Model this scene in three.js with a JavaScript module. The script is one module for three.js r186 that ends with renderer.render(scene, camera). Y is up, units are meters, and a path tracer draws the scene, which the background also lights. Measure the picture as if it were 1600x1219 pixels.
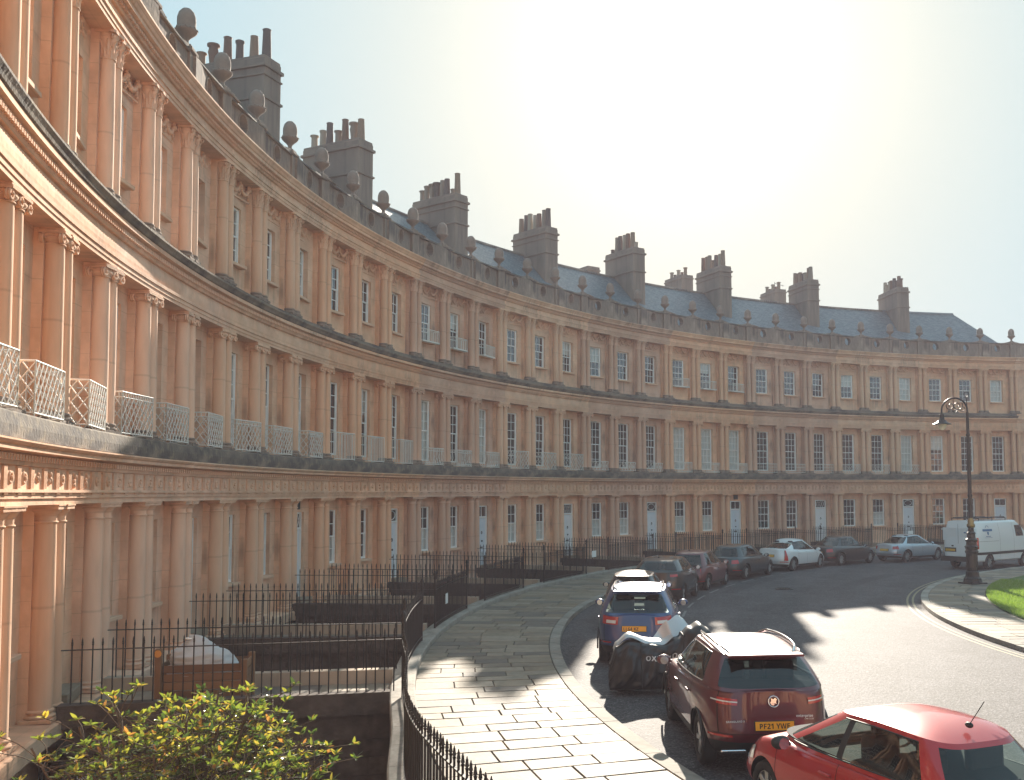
import * as THREE from 'three';
import { mergeGeometries, mergeVertices, toCreasedNormals } from 'three/addons/utils/BufferGeometryUtils.js';
import { RoundedBoxGeometry } from 'three/addons/geometries/RoundedBoxGeometry.js';
import { Brush, Evaluator, SUBTRACTION } from 'three-bvh-csg';

// ---------------------------------------------------------------- camera, sky, sun, exposure
const scene = new THREE.Scene();
const V3 = (x, y, z) => new THREE.Vector3(x, y, z);
const EYE = V3(-45.394, 3.65, 9.609);
const camera = new THREE.PerspectiveCamera(2 * Math.atan(609.5 / 1566.5) * 180 / Math.PI, 1600 / 1219, 0.1, 2000);
{
  const yaw = 0.39436, pitch = 0.07294, roll = -0.00518;
  const f = V3(Math.sin(yaw) * Math.cos(pitch), Math.sin(pitch), -Math.cos(yaw) * Math.cos(pitch));
  const r = V3(Math.cos(yaw), 0, Math.sin(yaw)), u = new THREE.Vector3().crossVectors(r, f);
  const r2 = r.clone().multiplyScalar(Math.cos(roll)).addScaledVector(u, Math.sin(roll));
  const u2 = u.clone().multiplyScalar(Math.cos(roll)).addScaledVector(r, -Math.sin(roll));
  camera.position.copy(EYE);
  camera.quaternion.setFromRotationMatrix(new THREE.Matrix4().makeBasis(r2, u2, f.clone().negate()));
  camera.setViewOffset(1600, 1219, -134.15, -45.4, 1600, 1219);
}
const SUN_AZ = 27.5 * Math.PI / 180, SUN_EL = 24.0 * Math.PI / 180;
const SUN = V3(Math.sin(SUN_AZ) * Math.cos(SUN_EL), Math.sin(SUN_EL), -Math.cos(SUN_AZ) * Math.cos(SUN_EL));
{
  const w_ = 1024, h = 512, d = new Float32Array(w_ * h * 4), v = new THREE.Vector3(), clamp01 = (x) => Math.min(1, Math.max(0, x));
  for (let j = 0; j < h; j++) for (let i = 0; i < w_; i++) {
    const lon = ((i + .5) / w_ - .5) * 2 * Math.PI, lat = ((j + .5) / h - .5) * Math.PI;
    v.set(Math.cos(lat) * Math.cos(lon), Math.sin(lat), Math.cos(lat) * Math.sin(lon));
    const up = Math.max(0, v.y), g = Math.acos(Math.min(1, Math.max(-1, v.dot(SUN)))) * 180 / Math.PI;
    const zen = Math.pow(up, .55);                               // 0 at the horizon, 1 overhead
    const b = [.088 - .014 * zen, .144 - .012 * zen, .168 - .006 * zen], cream = [.215, .198, .163];   // clear air, and the milky air round the sun
    const w = clamp01(.97 * Math.exp(-g * g / 400) + .42 * Math.exp(-up * 5) * Math.exp(-g / 45)), core = Math.exp(-g * g / 60);
    const k = (j * w_ + i) * 4;
    for (let c = 0; c < 3; c++) d[k + c] = (b[c] + (cream[c] - b[c]) * w) * (1 + .6 * core);
    d[k + 3] = 1;
  }
  const t = new THREE.DataTexture(d, w_, h, THREE.RGBAFormat, THREE.FloatType);
  t.mapping = THREE.EquirectangularReflectionMapping; t.magFilter = t.minFilter = THREE.LinearFilter;
  t.colorSpace = THREE.LinearSRGBColorSpace; t.needsUpdate = true;
  scene.background = t; scene.environment = t;
}
const sun = new THREE.DirectionalLight(new THREE.Color(1, .90, .76), 2.6);
sun.position.copy(SUN).multiplyScalar(150); sun.target.position.set(-25, 0, -15);
sun.position.add(sun.target.position);
sun.castShadow = true; sun.shadow.mapSize.set(4096, 4096); sun.shadow.bias = -0.0005;
Object.assign(sun.shadow.camera, { left: -70, right: 70, top: 70, bottom: -70, near: 1, far: 320 });
scene.add(sun, sun.target);
scene.fog = new THREE.FogExp2(new THREE.Color(1, .84, .94), .0014);
const renderer = new THREE.WebGLRenderer({ antialias: true });
renderer.toneMapping = THREE.LinearToneMapping;
renderer.toneMappingExposure = 5.2;
renderer.shadowMap.enabled = true;

// ---------------------------------------------------------------- helpers
function rng(seed) { let s = seed >>> 0; return () => { s = (s + 0x6d2b79f5) | 0; let t = Math.imul(s ^ (s >>> 15), 1 | s); t = (t + Math.imul(t ^ (t >>> 7), 61 | t)) ^ t; return ((t ^ (t >>> 14)) >>> 0) / 4294967296; }; }
const lerp = (a, b, t) => a + (b - a) * t, clamp = (x, a = 0, b = 1) => Math.min(b, Math.max(a, x));
const smooth = (a, b, x) => { const t = clamp((x - a) / (b - a)); return t * t * (3 - 2 * t); };
const taken = new Map();
const numbered = (n) => { const k = taken.get(n) || 0; taken.set(n, k + 1); return k ? n + '_' + String(k).padStart(3, '0') : n; };
function tag(o, label, category, group, kind) {
  if (label) o.userData.label = label;
  if (category) o.userData.category = category;
  if (group) o.userData.group = group;
  if (kind) o.userData.kind = kind;
  return o;
}
function thing(name, label, category, group) { const g = new THREE.Group(); g.name = numbered(name); scene.add(g); return tag(g, label, category, group); }
function mesh(name, geo, mat, parent, kind) { const m = new THREE.Mesh(geo, mat); m.name = name; m.castShadow = m.receiveShadow = true; if (kind) m.userData.kind = kind; if (parent) parent.add(m); return m; }
function structure(name, geo, mat, label) { const m = mesh(numbered(name), geo, mat, scene, 'structure'); if (label) m.userData.label = label; return m; }
function build(pos, idx, uv) {
  const g = new THREE.BufferGeometry();
  g.setAttribute('position', new THREE.Float32BufferAttribute(pos, 3));
  if (uv) g.setAttribute('uv', new THREE.Float32BufferAttribute(uv, 2));
  g.setIndex(idx); g.computeVertexNormals(); return g;
}
const flat = (g) => { const n = g.index ? g.toNonIndexed() : g; n.computeVertexNormals(); return n; };
function norm(g) {                                              // the same attributes everywhere, so that geometries can be merged
  const n = g.index ? g.toNonIndexed() : g.clone();
  if (!n.attributes.normal) n.computeVertexNormals();
  if (!n.attributes.uv) n.setAttribute('uv', new THREE.Float32BufferAttribute(new Float32Array(n.attributes.position.count * 2), 2));
  for (const k of Object.keys(n.attributes)) if (!['position', 'normal', 'uv'].includes(k)) n.deleteAttribute(k);
  n.morphAttributes = {}; n.clearGroups(); return n;
}
const join = (list) => mergeGeometries(list.map(norm), false);
const at = (g, x, y, z, ry = 0, rx = 0, rz = 0) => { g.applyMatrix4(new THREE.Matrix4().compose(V3(x, y, z), new THREE.Quaternion().setFromEuler(new THREE.Euler(rx, ry, rz, 'YXZ')), V3(1, 1, 1))); return g; };
const box = (w, h, d, x = 0, y = 0, z = 0) => { const g = new THREE.BoxGeometry(w, h, d); g.translate(x, y, z); return g; };
const rbox = (w, h, d, r, x = 0, y = 0, z = 0, s = 2) => { const g = new RoundedBoxGeometry(w, h, d, s, Math.min(r, w * .49, h * .49, d * .49)); g.translate(x, y, z); return g; };
const cyl = (r0, r1, h, n = 12, x = 0, y = 0, z = 0) => { const g = new THREE.CylinderGeometry(r1, r0, h, n); g.translate(x, y, z); return g; };
const ball = (r, x = 0, y = 0, z = 0, d = 1) => { const g = new THREE.IcosahedronGeometry(r, d); g.translate(x, y, z); return g; };
function bar(a, b, r, n = 5) {                                  // a straight rod from a to b
  const d = new THREE.Vector3().subVectors(b, a), L = d.length();
  const g = new THREE.CylinderGeometry(r, r, L, n, 1, false); g.translate(0, L / 2, 0);
  g.applyQuaternion(new THREE.Quaternion().setFromUnitVectors(V3(0, 1, 0), d.normalize())); g.translate(a.x, a.y, a.z); return g;
}
function tube(pts, r, seg = 24, n = 6) { return new THREE.TubeGeometry(new THREE.CatmullRomCurve3(pts), seg, r, n, false); }
function lathe(pts, n = 20) { return new THREE.LatheGeometry(pts.map(([r, y]) => new THREE.Vector2(r, y)), n); }
// ---- textures
function noiseGrid(n, seed) { const r = rng(seed), a = new Float32Array(n * n); for (let i = 0; i < a.length; i++) a[i] = r(); return (x, y) => { x = ((x % n) + n) % n; y = ((y % n) + n) % n; const x0 = x | 0, y0 = y | 0, x1 = (x0 + 1) % n, y1 = (y0 + 1) % n; let fx = x - x0, fy = y - y0; fx = fx * fx * (3 - 2 * fx); fy = fy * fy * (3 - 2 * fy); return lerp(lerp(a[y0 * n + x0], a[y0 * n + x1], fx), lerp(a[y1 * n + x0], a[y1 * n + x1], fx), fy); }; }
function fbm(seed, cells, oct) { const gs = []; for (let o = 0; o < oct; o++) gs.push(noiseGrid(cells << o, seed + o * 17)); return (u, v) => { let s = 0, a = .5, t = 0; for (let o = 0; o < oct; o++) { s += a * gs[o](u * (cells << o), v * (cells << o)); t += a; a *= .55; } return s / t; }; }
function tex(n, fn, repeat = 1, srgb = false, m = n) {
  const d = new Uint8Array(n * m * 4);
  for (let j = 0; j < m; j++) for (let i = 0; i < n; i++) { const c = fn(i / n, j / m), k = (j * n + i) * 4; if (typeof c === 'number') d[k] = d[k + 1] = d[k + 2] = clamp(c) * 255; else { d[k] = clamp(c[0]) * 255; d[k + 1] = clamp(c[1]) * 255; d[k + 2] = clamp(c[2]) * 255; } d[k + 3] = 255; }
  const t = new THREE.DataTexture(d, n, m); t.wrapS = t.wrapT = THREE.RepeatWrapping; t.magFilter = THREE.LinearFilter; t.minFilter = THREE.LinearMipmapLinearFilter; t.generateMipmaps = true;
  if (Array.isArray(repeat)) t.repeat.set(repeat[0], repeat[1]); else t.repeat.set(repeat, repeat);
  if (srgb) t.colorSpace = THREE.SRGBColorSpace; t.needsUpdate = true; return t;
}
const toS = (x) => x <= .0031308 ? x * 12.92 : 1.055 * Math.pow(x, 1 / 2.4) - .055;
const lin = (r, g, b) => [toS(r), toS(g), toS(b)];              // linear base colour to the texture's sRGB
const mix3 = (a, b, t) => [lerp(a[0], b[0], t), lerp(a[1], b[1], t), lerp(a[2], b[2], t)];
const std = (o) => new THREE.MeshStandardMaterial(o), phy = (o) => new THREE.MeshPhysicalMaterial(o);
const rgb = (r, g, b) => new THREE.Color().setRGB(r, g, b);

// ---- materials
const M = {};
{
  const a = fbm(3, 4, 6), b = fbm(11, 3, 3), c = fbm(29, 16, 4), bump = fbm(41, 24, 4);
  const s1 = (() => { const g = noiseGrid(48, 71), h = noiseGrid(4, 72); return (u, v) => g(u * 48, v * 4) * .6 + h(u * 4, v * 4) * .5; })(), s2 = fbm(73, 8, 4);
  function fbmS(u, v) { return s1(u, v) * .65 + s2(u, v) * .35; }
  // golden oolite: mottled, with soot streaks that run down and paler repaired patches; one tile is 4 m
  M.stones = [[1, 1, .97, .75], [1.05, .97, .88, .55], [.88, .87, .9, 1.1], [1.06, 1.04, 1.04, .4]].map(([tr, tg, tb, soot], iv) => std({ roughness: .9, map: tex(512, (u, v) => {
    u += iv * .27; v += iv * .41; const t = a(u, v), p = b(u, v), f = c(u, v);
    const joint = (Math.abs(((v * 10) % 1) - .5) > .487 ? 1 : 0);
    let col = mix3([.62, .385, .26], [.78, .525, .375], clamp((t - .3) * 1.9));
    col = mix3(col, [.78, .57, .44], clamp((p - .55) * 2.2));
    col = mix3(col, [.26, .19, .15], clamp((fbmS(u, v) - .6) * 2.4) * soot);
    const k = (.84 + .32 * f) * (joint ? .82 : 1); return lin(col[0] * k * tr, col[1] * k * tg, col[2] * k * tb);
  }, .25, true), bumpMap: tex(256, (u, v) => bump(u, v), .5), bumpScale: .006 }));
  M.stone = M.stones[0];
  // weathered tops: black and grey crust with lichen
  const w1 = fbm(91, 6, 5), w2 = fbm(97, 20, 4);
  M.crust = std({ roughness: .95, map: tex(512, (u, v) => { const t = w1(u, v), f = w2(u, v); let c = mix3([.085, .075, .07], [.22, .18, .14], clamp((t - .32) * 2.4)); c = mix3(c, [.28, .23, .16], clamp((f - .58) * 2.6)); return lin(...c); }, .3, true), bumpMap: tex(256, (u, v) => w2(u, v), .9), bumpScale: .012 });
  M.sootstone = std({ roughness: .95, map: tex(512, (u, v) => { const t = w1(u, v), f = w2(u, v), s = s1(u, v); let c = mix3([.20, .16, .135], [.36, .28, .22], clamp((t - .3) * 2)); c = mix3(c, [.10, .085, .08], clamp((s - .52) * 2.6)); const k = .85 + .3 * f; return lin(c[0] * k, c[1] * k, c[2] * k); }, .3, true), bumpMap: tex(256, (u, v) => w2(u, v), .8), bumpScale: .008 });
  // slate: courses and single slates, each its own tone; one tile is 3 m
  const sr = rng(5), tone = Array.from({ length: 24 * 12 }, () => sr());
  const slate = (u, v) => { const row = Math.floor(v * 24), x = u * 12 + (row % 2) * .5, col = Math.floor(x) % 12, fx = x % 1, fy = (v * 24) % 1; return [tone[row * 12 + col], fx < .04 ? 0 : 1, fy]; };
  M.slate = phy({ roughness: .42, map: tex(512, (u, v) => { const [t, e] = slate(u, v), n = w2(u, v); const c = mix3([.075, .095, .115], [.17, .20, .215], t * .7 + n * .5); const k = e ? 1 : .45; return lin(c[0] * k, c[1] * k, c[2] * k); }, 1 / 3, true), bumpMap: tex(512, (u, v) => { const [t, e, f] = slate(u, v); return e ? .3 + .5 * (1 - f) + t * .2 : 0; }, 1 / 3), bumpScale: .014 });
  // asphalt: pale aggregate in dark binder
  const g1 = noiseGrid(230, 211), g2 = noiseGrid(90, 212), g3 = fbm(213, 5, 4);
  M.asphalt = std({ roughness: .8, map: tex(1024, (u, v) => { const s = g1(u * 230, v * 230), t = g2(u * 90, v * 90), p = g3(u, v); const k = Math.max(.016, .032 + .105 * clamp((s - .56) * 2.6) + .045 * (t - .35) + .06 * (p - .5)); return lin(k * 1.08, k * .98, k * 1.04); }, .22, true), bumpMap: tex(512, (u, v) => g1(u * 230, v * 230) * .6 + g2(u * 90, v * 90) * .4, .22), bumpScale: .007 });
  // paving flags and kerbs in a few tones
  const pv = fbm(301, 5, 5), pw = fbm(307, 20, 4);
  M.flag = [[.195, .155, .115], [.24, .19, .135], [.145, .12, .098], [.205, .155, .105], [.265, .215, .16]].map((c, i) => std({ roughness: .72, map: tex(256, (u, v) => { const t = pv(u + i * .19, v + i * .37), f = pw(u, v), k = .74 + .5 * t * (.7 + .6 * f); const st = clamp((pv(v + .3 * i, u) - .62) * 4) * .35; return lin(c[0] * k * (1 - st), c[1] * k * (1 - st), c[2] * k * (1 - st)); }, .7, true), bumpMap: tex(128, (u, v) => pw(u, v) * .5 + pv(u, v) * .5, .8), bumpScale: .006 }));
  M.mortar = std({ color: rgb(.10, .085, .07), roughness: 1 });
  M.kerb = std({ roughness: .85, map: tex(256, (u, v) => { const k = .13 + .22 * pv(u, v) * (.6 + .8 * pw(u, v)); return lin(k * 1.08, k * .95, k * .8); }, .6, true) });
  M.earth = std({ roughness: 1, color: rgb(.09, .07, .05) });
  M.grass = std({ roughness: 1, map: tex(256, (u, v) => { const k = pw(u, v), p = pv(u, v); return lin(.045 + .05 * k, .075 + .07 * k + .03 * p, .018 + .012 * k); }, .3, true), bumpMap: tex(256, (u, v) => pw(u, v), .5), bumpScale: .05 });
  M.blade = phy({ color: rgb(.22, .34, .045), roughness: 1, transmission: .5, thickness: 0, side: THREE.DoubleSide });
  M.iron = std({ color: rgb(.022, .02, .02), roughness: .42, metalness: .25 });
  M.white = std({ color: rgb(.80, .80, .78), roughness: .45 });
  M.door = [[.66, .70, .74], [.60, .66, .72], [.70, .71, .72]].map(c => std({ color: rgb(...c), roughness: .35 }));
  M.pane = phy({ color: rgb(.016, .022, .028), roughness: .035, ior: 1.95 });
  M.clear = phy({ color: rgb(.92, .96, .96), roughness: .02, ior: 1.7, transmission: 1, thickness: 0 });
  const cu = noiseGrid(64, 401);
  M.curtain = std({ roughness: .95, map: tex(128, (u, v) => { const k = .52 + .22 * cu(u * 22, v * .9); return lin(k, k * .99, k * .95); }, 1, true) });
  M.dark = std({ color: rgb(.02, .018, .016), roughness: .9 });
  M.plaque = std({ color: rgb(.035, .04, .04), roughness: .6 });
  M.brass = std({ color: rgb(.30, .20, .08), roughness: .35, metalness: .9 });
  M.lead = std({ color: rgb(.20, .21, .22), roughness: .5, metalness: .3 });
  M.balcony = std({ color: rgb(.74, .72, .67), roughness: .5 });
  M.pots = [[.26, .18, .13], [.19, .12, .09], [.34, .28, .22], [.13, .10, .09], [.25, .20, .16]].map(c => std({ color: rgb(...c), roughness: .85 }));
  M.finial = std({ roughness: .95, map: tex(128, (u, v) => { const k = .6 + .7 * w1(u, v); return lin(.26 * k, .20 * k, .165 * k); }, 1, true) });
  M.grimeShade = std({ roughness: .95, map: tex(256, (u, v) => { const k = .6 + .8 * w1(u, v), f = w2(u, v); const st = clamp((s1(u, v) - .45) * 2); const q = k * (.55 + .9 * f) * (1 + .5 * st); return lin(.075 * q, .058 * q, .048 * q); }, .35, true), bumpMap: tex(256, (u, v) => w2(u, v), .6), bumpScale: .02 });  // dirty stone of the sunken areas, with the deep pit's shade painted into its colour
  M.sootdark = std({ roughness: .95, map: tex(256, (u, v) => { const k = .6 + .8 * w2(u, v); return lin(.11 * k, .085 * k, .07 * k); }, .8, true), bumpMap: tex(128, (u, v) => w2(u, v), .9), bumpScale: .01 });
  M.plaster = std({ roughness: .9, map: tex(256, (u, v) => { const k = .75 + .5 * w1(u, v), s = clamp((s1(u, v) - .55) * 2); return lin(lerp(.42, .2, s) * k, lerp(.33, .17, s) * k, lerp(.25, .14, s) * k); }, .3, true) });
}

// ---------------------------------------------------------------- the circus: everything is laid out on one circle
const R = 48.5, A0 = -1.11914, DA = 0.05234, BAY = R * DA;      // facade radius, angle of bay line 0, angle of a bay (2.54 m)
const ang = (k) => A0 + DA * k;
const onRing = (k, r, y) => V3(r * Math.sin(ang(k)), y, -r * Math.cos(ang(k)));
const railR = (k) => k < -8.2 ? 42.93 : k > -5.6 ? 42.45 : lerp(42.93, 42.45, smooth(-8.2, -5.6, k));
function place(o, k, r, y = 0, turn = 0) { o.position.copy(onRing(k, r, y)); o.rotation.y = -ang(k) + turn; return o; }   // local +x runs along the ring, +z points at the centre
// local frame of a house: origin on the facade at the house's middle; p is the distance in front of the facade
const L3 = (f, p, y) => { const r = R - p; return [r * Math.sin(f), y, R - r * Math.cos(f)]; };
function sweep(prof, f0, f1, n, caps = true) {                  // a moulding: profile [p, y] run along the arc
  const pos = [], uv = [], idx = []; let len = 0;
  for (let i = 0; i + 1 < prof.length; i++) {
    const [pa, ya] = prof[i], [pb, yb] = prof[i + 1], l = Math.hypot(pb - pa, yb - ya), b0 = pos.length / 3;
    for (let j = 0; j <= n; j++) { const f = lerp(f0, f1, j / n); pos.push(...L3(f, pa, ya), ...L3(f, pb, yb)); uv.push(f * R, ya + len * .1, f * R, ya + len * .1 + l); }
    for (let j = 0; j < n; j++) { const q = b0 + j * 2; idx.push(q, q + 2, q + 1, q + 1, q + 2, q + 3); }
    len += l;
  }
  const parts = [build(pos, idx, uv)];
  if (caps) for (const f of [f0, f1]) { const sh = prof.map(([p, y]) => new THREE.Vector2(p, y)); const tri = THREE.ShapeUtils.triangulateShape(sh, []); const ps = [], us = []; for (const [p, y] of prof) { ps.push(...L3(f, p, y)); us.push(p, y); } parts.push(build(ps, tri.flat(), us)); }
  return join(parts);
}
class Quads {                                                   // loose quads in facade coordinates
  constructor() { this.p = []; this.u = []; this.i = []; }
  quad(a, b, c, d, ua, ub, uc, ud) { const n = this.p.length / 3; this.p.push(...a, ...b, ...c, ...d); this.u.push(...ua, ...ub, ...uc, ...ud); this.i.push(n, n + 1, n + 2, n, n + 2, n + 3); }
  wall(f0, f1, y0, y1, p = 0) { const n = Math.max(1, Math.round((f1 - f0) / DA * 4)); for (let j = 0; j < n; j++) { const a = lerp(f0, f1, j / n), b = lerp(f0, f1, (j + 1) / n); this.quad(L3(a, p, y0), L3(b, p, y0), L3(b, p, y1), L3(a, p, y1), [a * R, y0], [b * R, y0], [b * R, y1], [a * R, y1]); } }
  reveal(f0, f1, y0, y1, p0, p1) {
    const c = (f, p, y) => L3(f, p, y), w = (f1 - f0) * R, h = y1 - y0, d = p0 - p1;
    this.quad(c(f0, p0, y0), c(f0, p1, y0), c(f0, p1, y1), c(f0, p0, y1), [0, y0], [d, y0], [d, y1], [0, y1]);
    this.quad(c(f1, p1, y0), c(f1, p0, y0), c(f1, p0, y1), c(f1, p1, y1), [0, y0], [d, y0], [d, y1], [0, y1]);
    this.quad(c(f0, p0, y1), c(f0, p1, y1), c(f1, p1, y1), c(f1, p0, y1), [0, 0], [0, d], [w, d], [w, 0]);
    this.quad(c(f0, p0, y0), c(f1, p0, y0), c(f1, p1, y0), c(f0, p1, y0), [0, 0], [w, 0], [w, d], [0, d]);
  }
  geo() { return build(this.p, this.i, this.u); }
}
const HW = .515 / R, REC = .13;                                  // half a window in angle, depth of the reveal
const OPEN = { basement: [-2.15, -.75], ground: [1.2, 3.08], first: [5.02, 7.62], second: [10.15, 11.8] };
const DOOR = [.28, 3.05], AREA_Y = -2.75;
// ---- shared geometry of one house (three bays, the door in the last)
function wallGeo() {
  const q = new Quads();
  for (let b = 0; b < 3; b++) {
    const c = (b - 1) * DA, l = c - DA / 2, r = c + DA / 2, door = b === 2;
    const open = [OPEN.basement, door ? DOOR : OPEN.ground, OPEN.first, OPEN.second], hw = HW * (1), Y0 = AREA_Y, Y1 = 13.5;
    q.wall(l, c - hw, Y0, Y1); q.wall(c + hw, r, Y0, Y1);
    let y = Y0; for (const [a, z] of open) { q.wall(c - hw, c + hw, y, a); q.reveal(c - hw, c + hw, a, z, 0, -REC - .12); y = z; }
    q.wall(c - hw, c + hw, y, Y1);
    for (const [a, z] of [[.05, 3.5], [4.81, 8.02], [9.29, 12.56]]) { const w = .39 / R; q.wall(l - w, l + w, a, z, .16); for (const s of [-1, 1]) q.quad(L3(l + s * w, 0, a), L3(l + s * w, .16, a), L3(l + s * w, .16, z), L3(l + s * w, 0, z), [0, a], [.16, a], [.16, z], [0, z]); }   // pier behind each pair of columns
  }
  return q.geo();
}
const HF = 1.5 * DA;                                            // half a house in angle
const G = { wall: wallGeo() };
// entablatures, one moulding per storey
const E1 = [[0, 3.5], [0.473, 3.5], [0.473, 3.6], [0.503, 3.6], [0.503, 3.69], [0.543, 3.69], [0.543, 3.735], [0.483, 3.735], [0.483, 4.07], [0.523, 4.08], [0.533, 4.13], [0.533, 4.235], [0.583, 4.25], [0.69, 4.27], [0.69, 4.33], [0.72, 4.345], [0.755, 4.385], [0.755, 4.41], [0.655, 4.425], [0, 4.43]];
const E2 = [[0, 8.02], [0.453, 8.02], [0.453, 8.1], [0.473, 8.1], [0.473, 8.19], [0.498, 8.19], [0.503, 8.26], [0.443, 8.275], [0.458, 8.36], [0.463, 8.45], [0.458, 8.54], [0.443, 8.62], [0.503, 8.63], [0.523, 8.68], [0.523, 8.8], [0.573, 8.82], [0.64, 8.84], [0.64, 8.93], [0, 8.935]];
const E3 = [[0, 12.56], [0.433, 12.56], [0.433, 12.65], [0.453, 12.65], [0.453, 12.74], [0.483, 12.75], [0.483, 12.82], [0.423, 12.83], [0.423, 13.0], [0.483, 13.01], [0.503, 13.05], [0.503, 13.14], [0.573, 13.15], [0.63, 13.17], [0.63, 13.25], [0.66, 13.27], [0.69, 13.33], [0.74, 13.39], [0.74, 13.43], [0.493, 13.47], [0, 13.475]];
G.e1 = sweep(E1, -HF, HF, 24); G.e2 = sweep(E2, -HF, HF, 24); G.e3 = sweep(E3, -HF, HF, 24);
G.block1 = sweep([[0, 4.432], [.655, 4.432], [.665, 4.6], [.64, 4.77], [.6, 4.8], [0, 4.815]], -HF, HF, 24);
G.block2 = sweep([[0, 8.937], [.645, 8.937], [.67, 8.95], [.69, 9.0], [.735, 9.06], [.735, 9.10], [.5, 9.14], [.49, 9.26], [.44, 9.285], [0, 9.29]], -HF, HF, 24);
G.plinth = sweep([[0, -.28], [.55, -.28], [.59, -.24], [.59, .0], [.55, .03], [0, .05]], -HF, HF, 24);
G.band = sweep([[.02, -.4], [.06, -.4], [.06, -.285], [.02, -.285]], -HF, HF, 24);
{ // dentils and the carved ground-floor frieze
  const run = (n, w, h, d, p, y) => { const out = []; for (let j = 0; j < n; j++) { const f = lerp(-HF, HF, (j + .5) / n), [x, , z] = L3(f, p, 0); out.push(at(box(w, h, d), x, y, z, f)); } return join(out); };
  G.dent1 = run(54, .075, .085, .06, .56, 4.185); G.dent2 = run(66, .062, .09, .06, .55, 8.745); G.dent3 = run(66, .06, .075, .06, .53, 13.1);
  const tr = []; const rr = rng(8);
  for (let j = 0; j < 24; j++) {
    const f = lerp(-HF, HF, (j + .5) / 24), [x, , z] = L3(f, .483, 0);
    if (j % 2 === 0) { for (const s of [-.055, 0, .055]) { const [a, , c] = L3(f + s / R, .498, 0); tr.push(at(box(.036, .32, .04), a, 3.905, c, f)); } tr.push(at(box(.17, .035, .05), x, 4.05, z, f)); for (let q = 0; q < 4; q++) { const [a, , c] = L3(f + (q - 1.5) * .045 / R, .523, 0); tr.push(cyl(.014, .01, .035, 5, a, 3.675, c)); } }
    else { const kind = rr(); const [a, , c] = L3(f, .473, 0); if (kind < .4) { const g = new THREE.TorusGeometry(.075, .028, 5, 12); tr.push(at(g, a, 3.9, c + .01, f)); tr.push(ball(.035, a, 3.9, c + .02)); } else if (kind < .7) { for (let q = 0; q < 5; q++) tr.push(ball(.035 + rr() * .02, a + (rr() - .5) * .12, 3.9 + (rr() - .5) * .2, c + .005)); } else { tr.push(at(new THREE.CylinderGeometry(.085, .095, .05, 12), a, 3.9, c, f, Math.PI / 2)); tr.push(at(box(.03, .24, .05), a, 3.9, c + .01, f, 0, .6)); } }
  }
  G.frieze = join(tr);
}
// columns: base, shaft, capital, each made once per order
function order(h, r0, r1, capH) {
  const base = join([box(r0 * 2.5, .06, r0 * 2.5, 0, .03, 0), lathe([[r0 * 1.0, .06], [r0 * 1.24, .062], [r0 * 1.29, .085], [r0 * 1.24, .112], [r0 * 1.08, .118], [r0 * 1.04, .14], [r0 * 1.14, .15], [r0 * 1.17, .17], [r0 * 1.12, .19], [r0 * 1.0, .20]], 24)]);
  const sh = []; for (let i = 0; i <= 8; i++) { const t = i / 8; sh.push([lerp(r0, r1, Math.pow(t, 1.5)), lerp(.195, h - capH, t)]); }
  sh.push([r1 * 1.1, h - capH], [r1 * 1.14, h - capH + .015], [r1 * 1.1, h - capH + .03], [r1, h - capH + .032]);
  return { base, shaft: lathe(sh, 28) };
}
const GFc = order(3.45, .19, .165, .30), FFc = order(3.205, .175, .152, .27), SFc = order(3.27, .158, .135, .56);
GFc.cap = join([lathe([[.165, 3.15], [.165, 3.26], [.18, 3.27], [.18, 3.285], [.2, 3.31], [.226, 3.345], [.232, 3.365], [.22, 3.37]], 24), box(.49, .055, .49, 0, 3.398, 0), box(.52, .025, .52, 0, 3.4375, 0)]);
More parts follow.
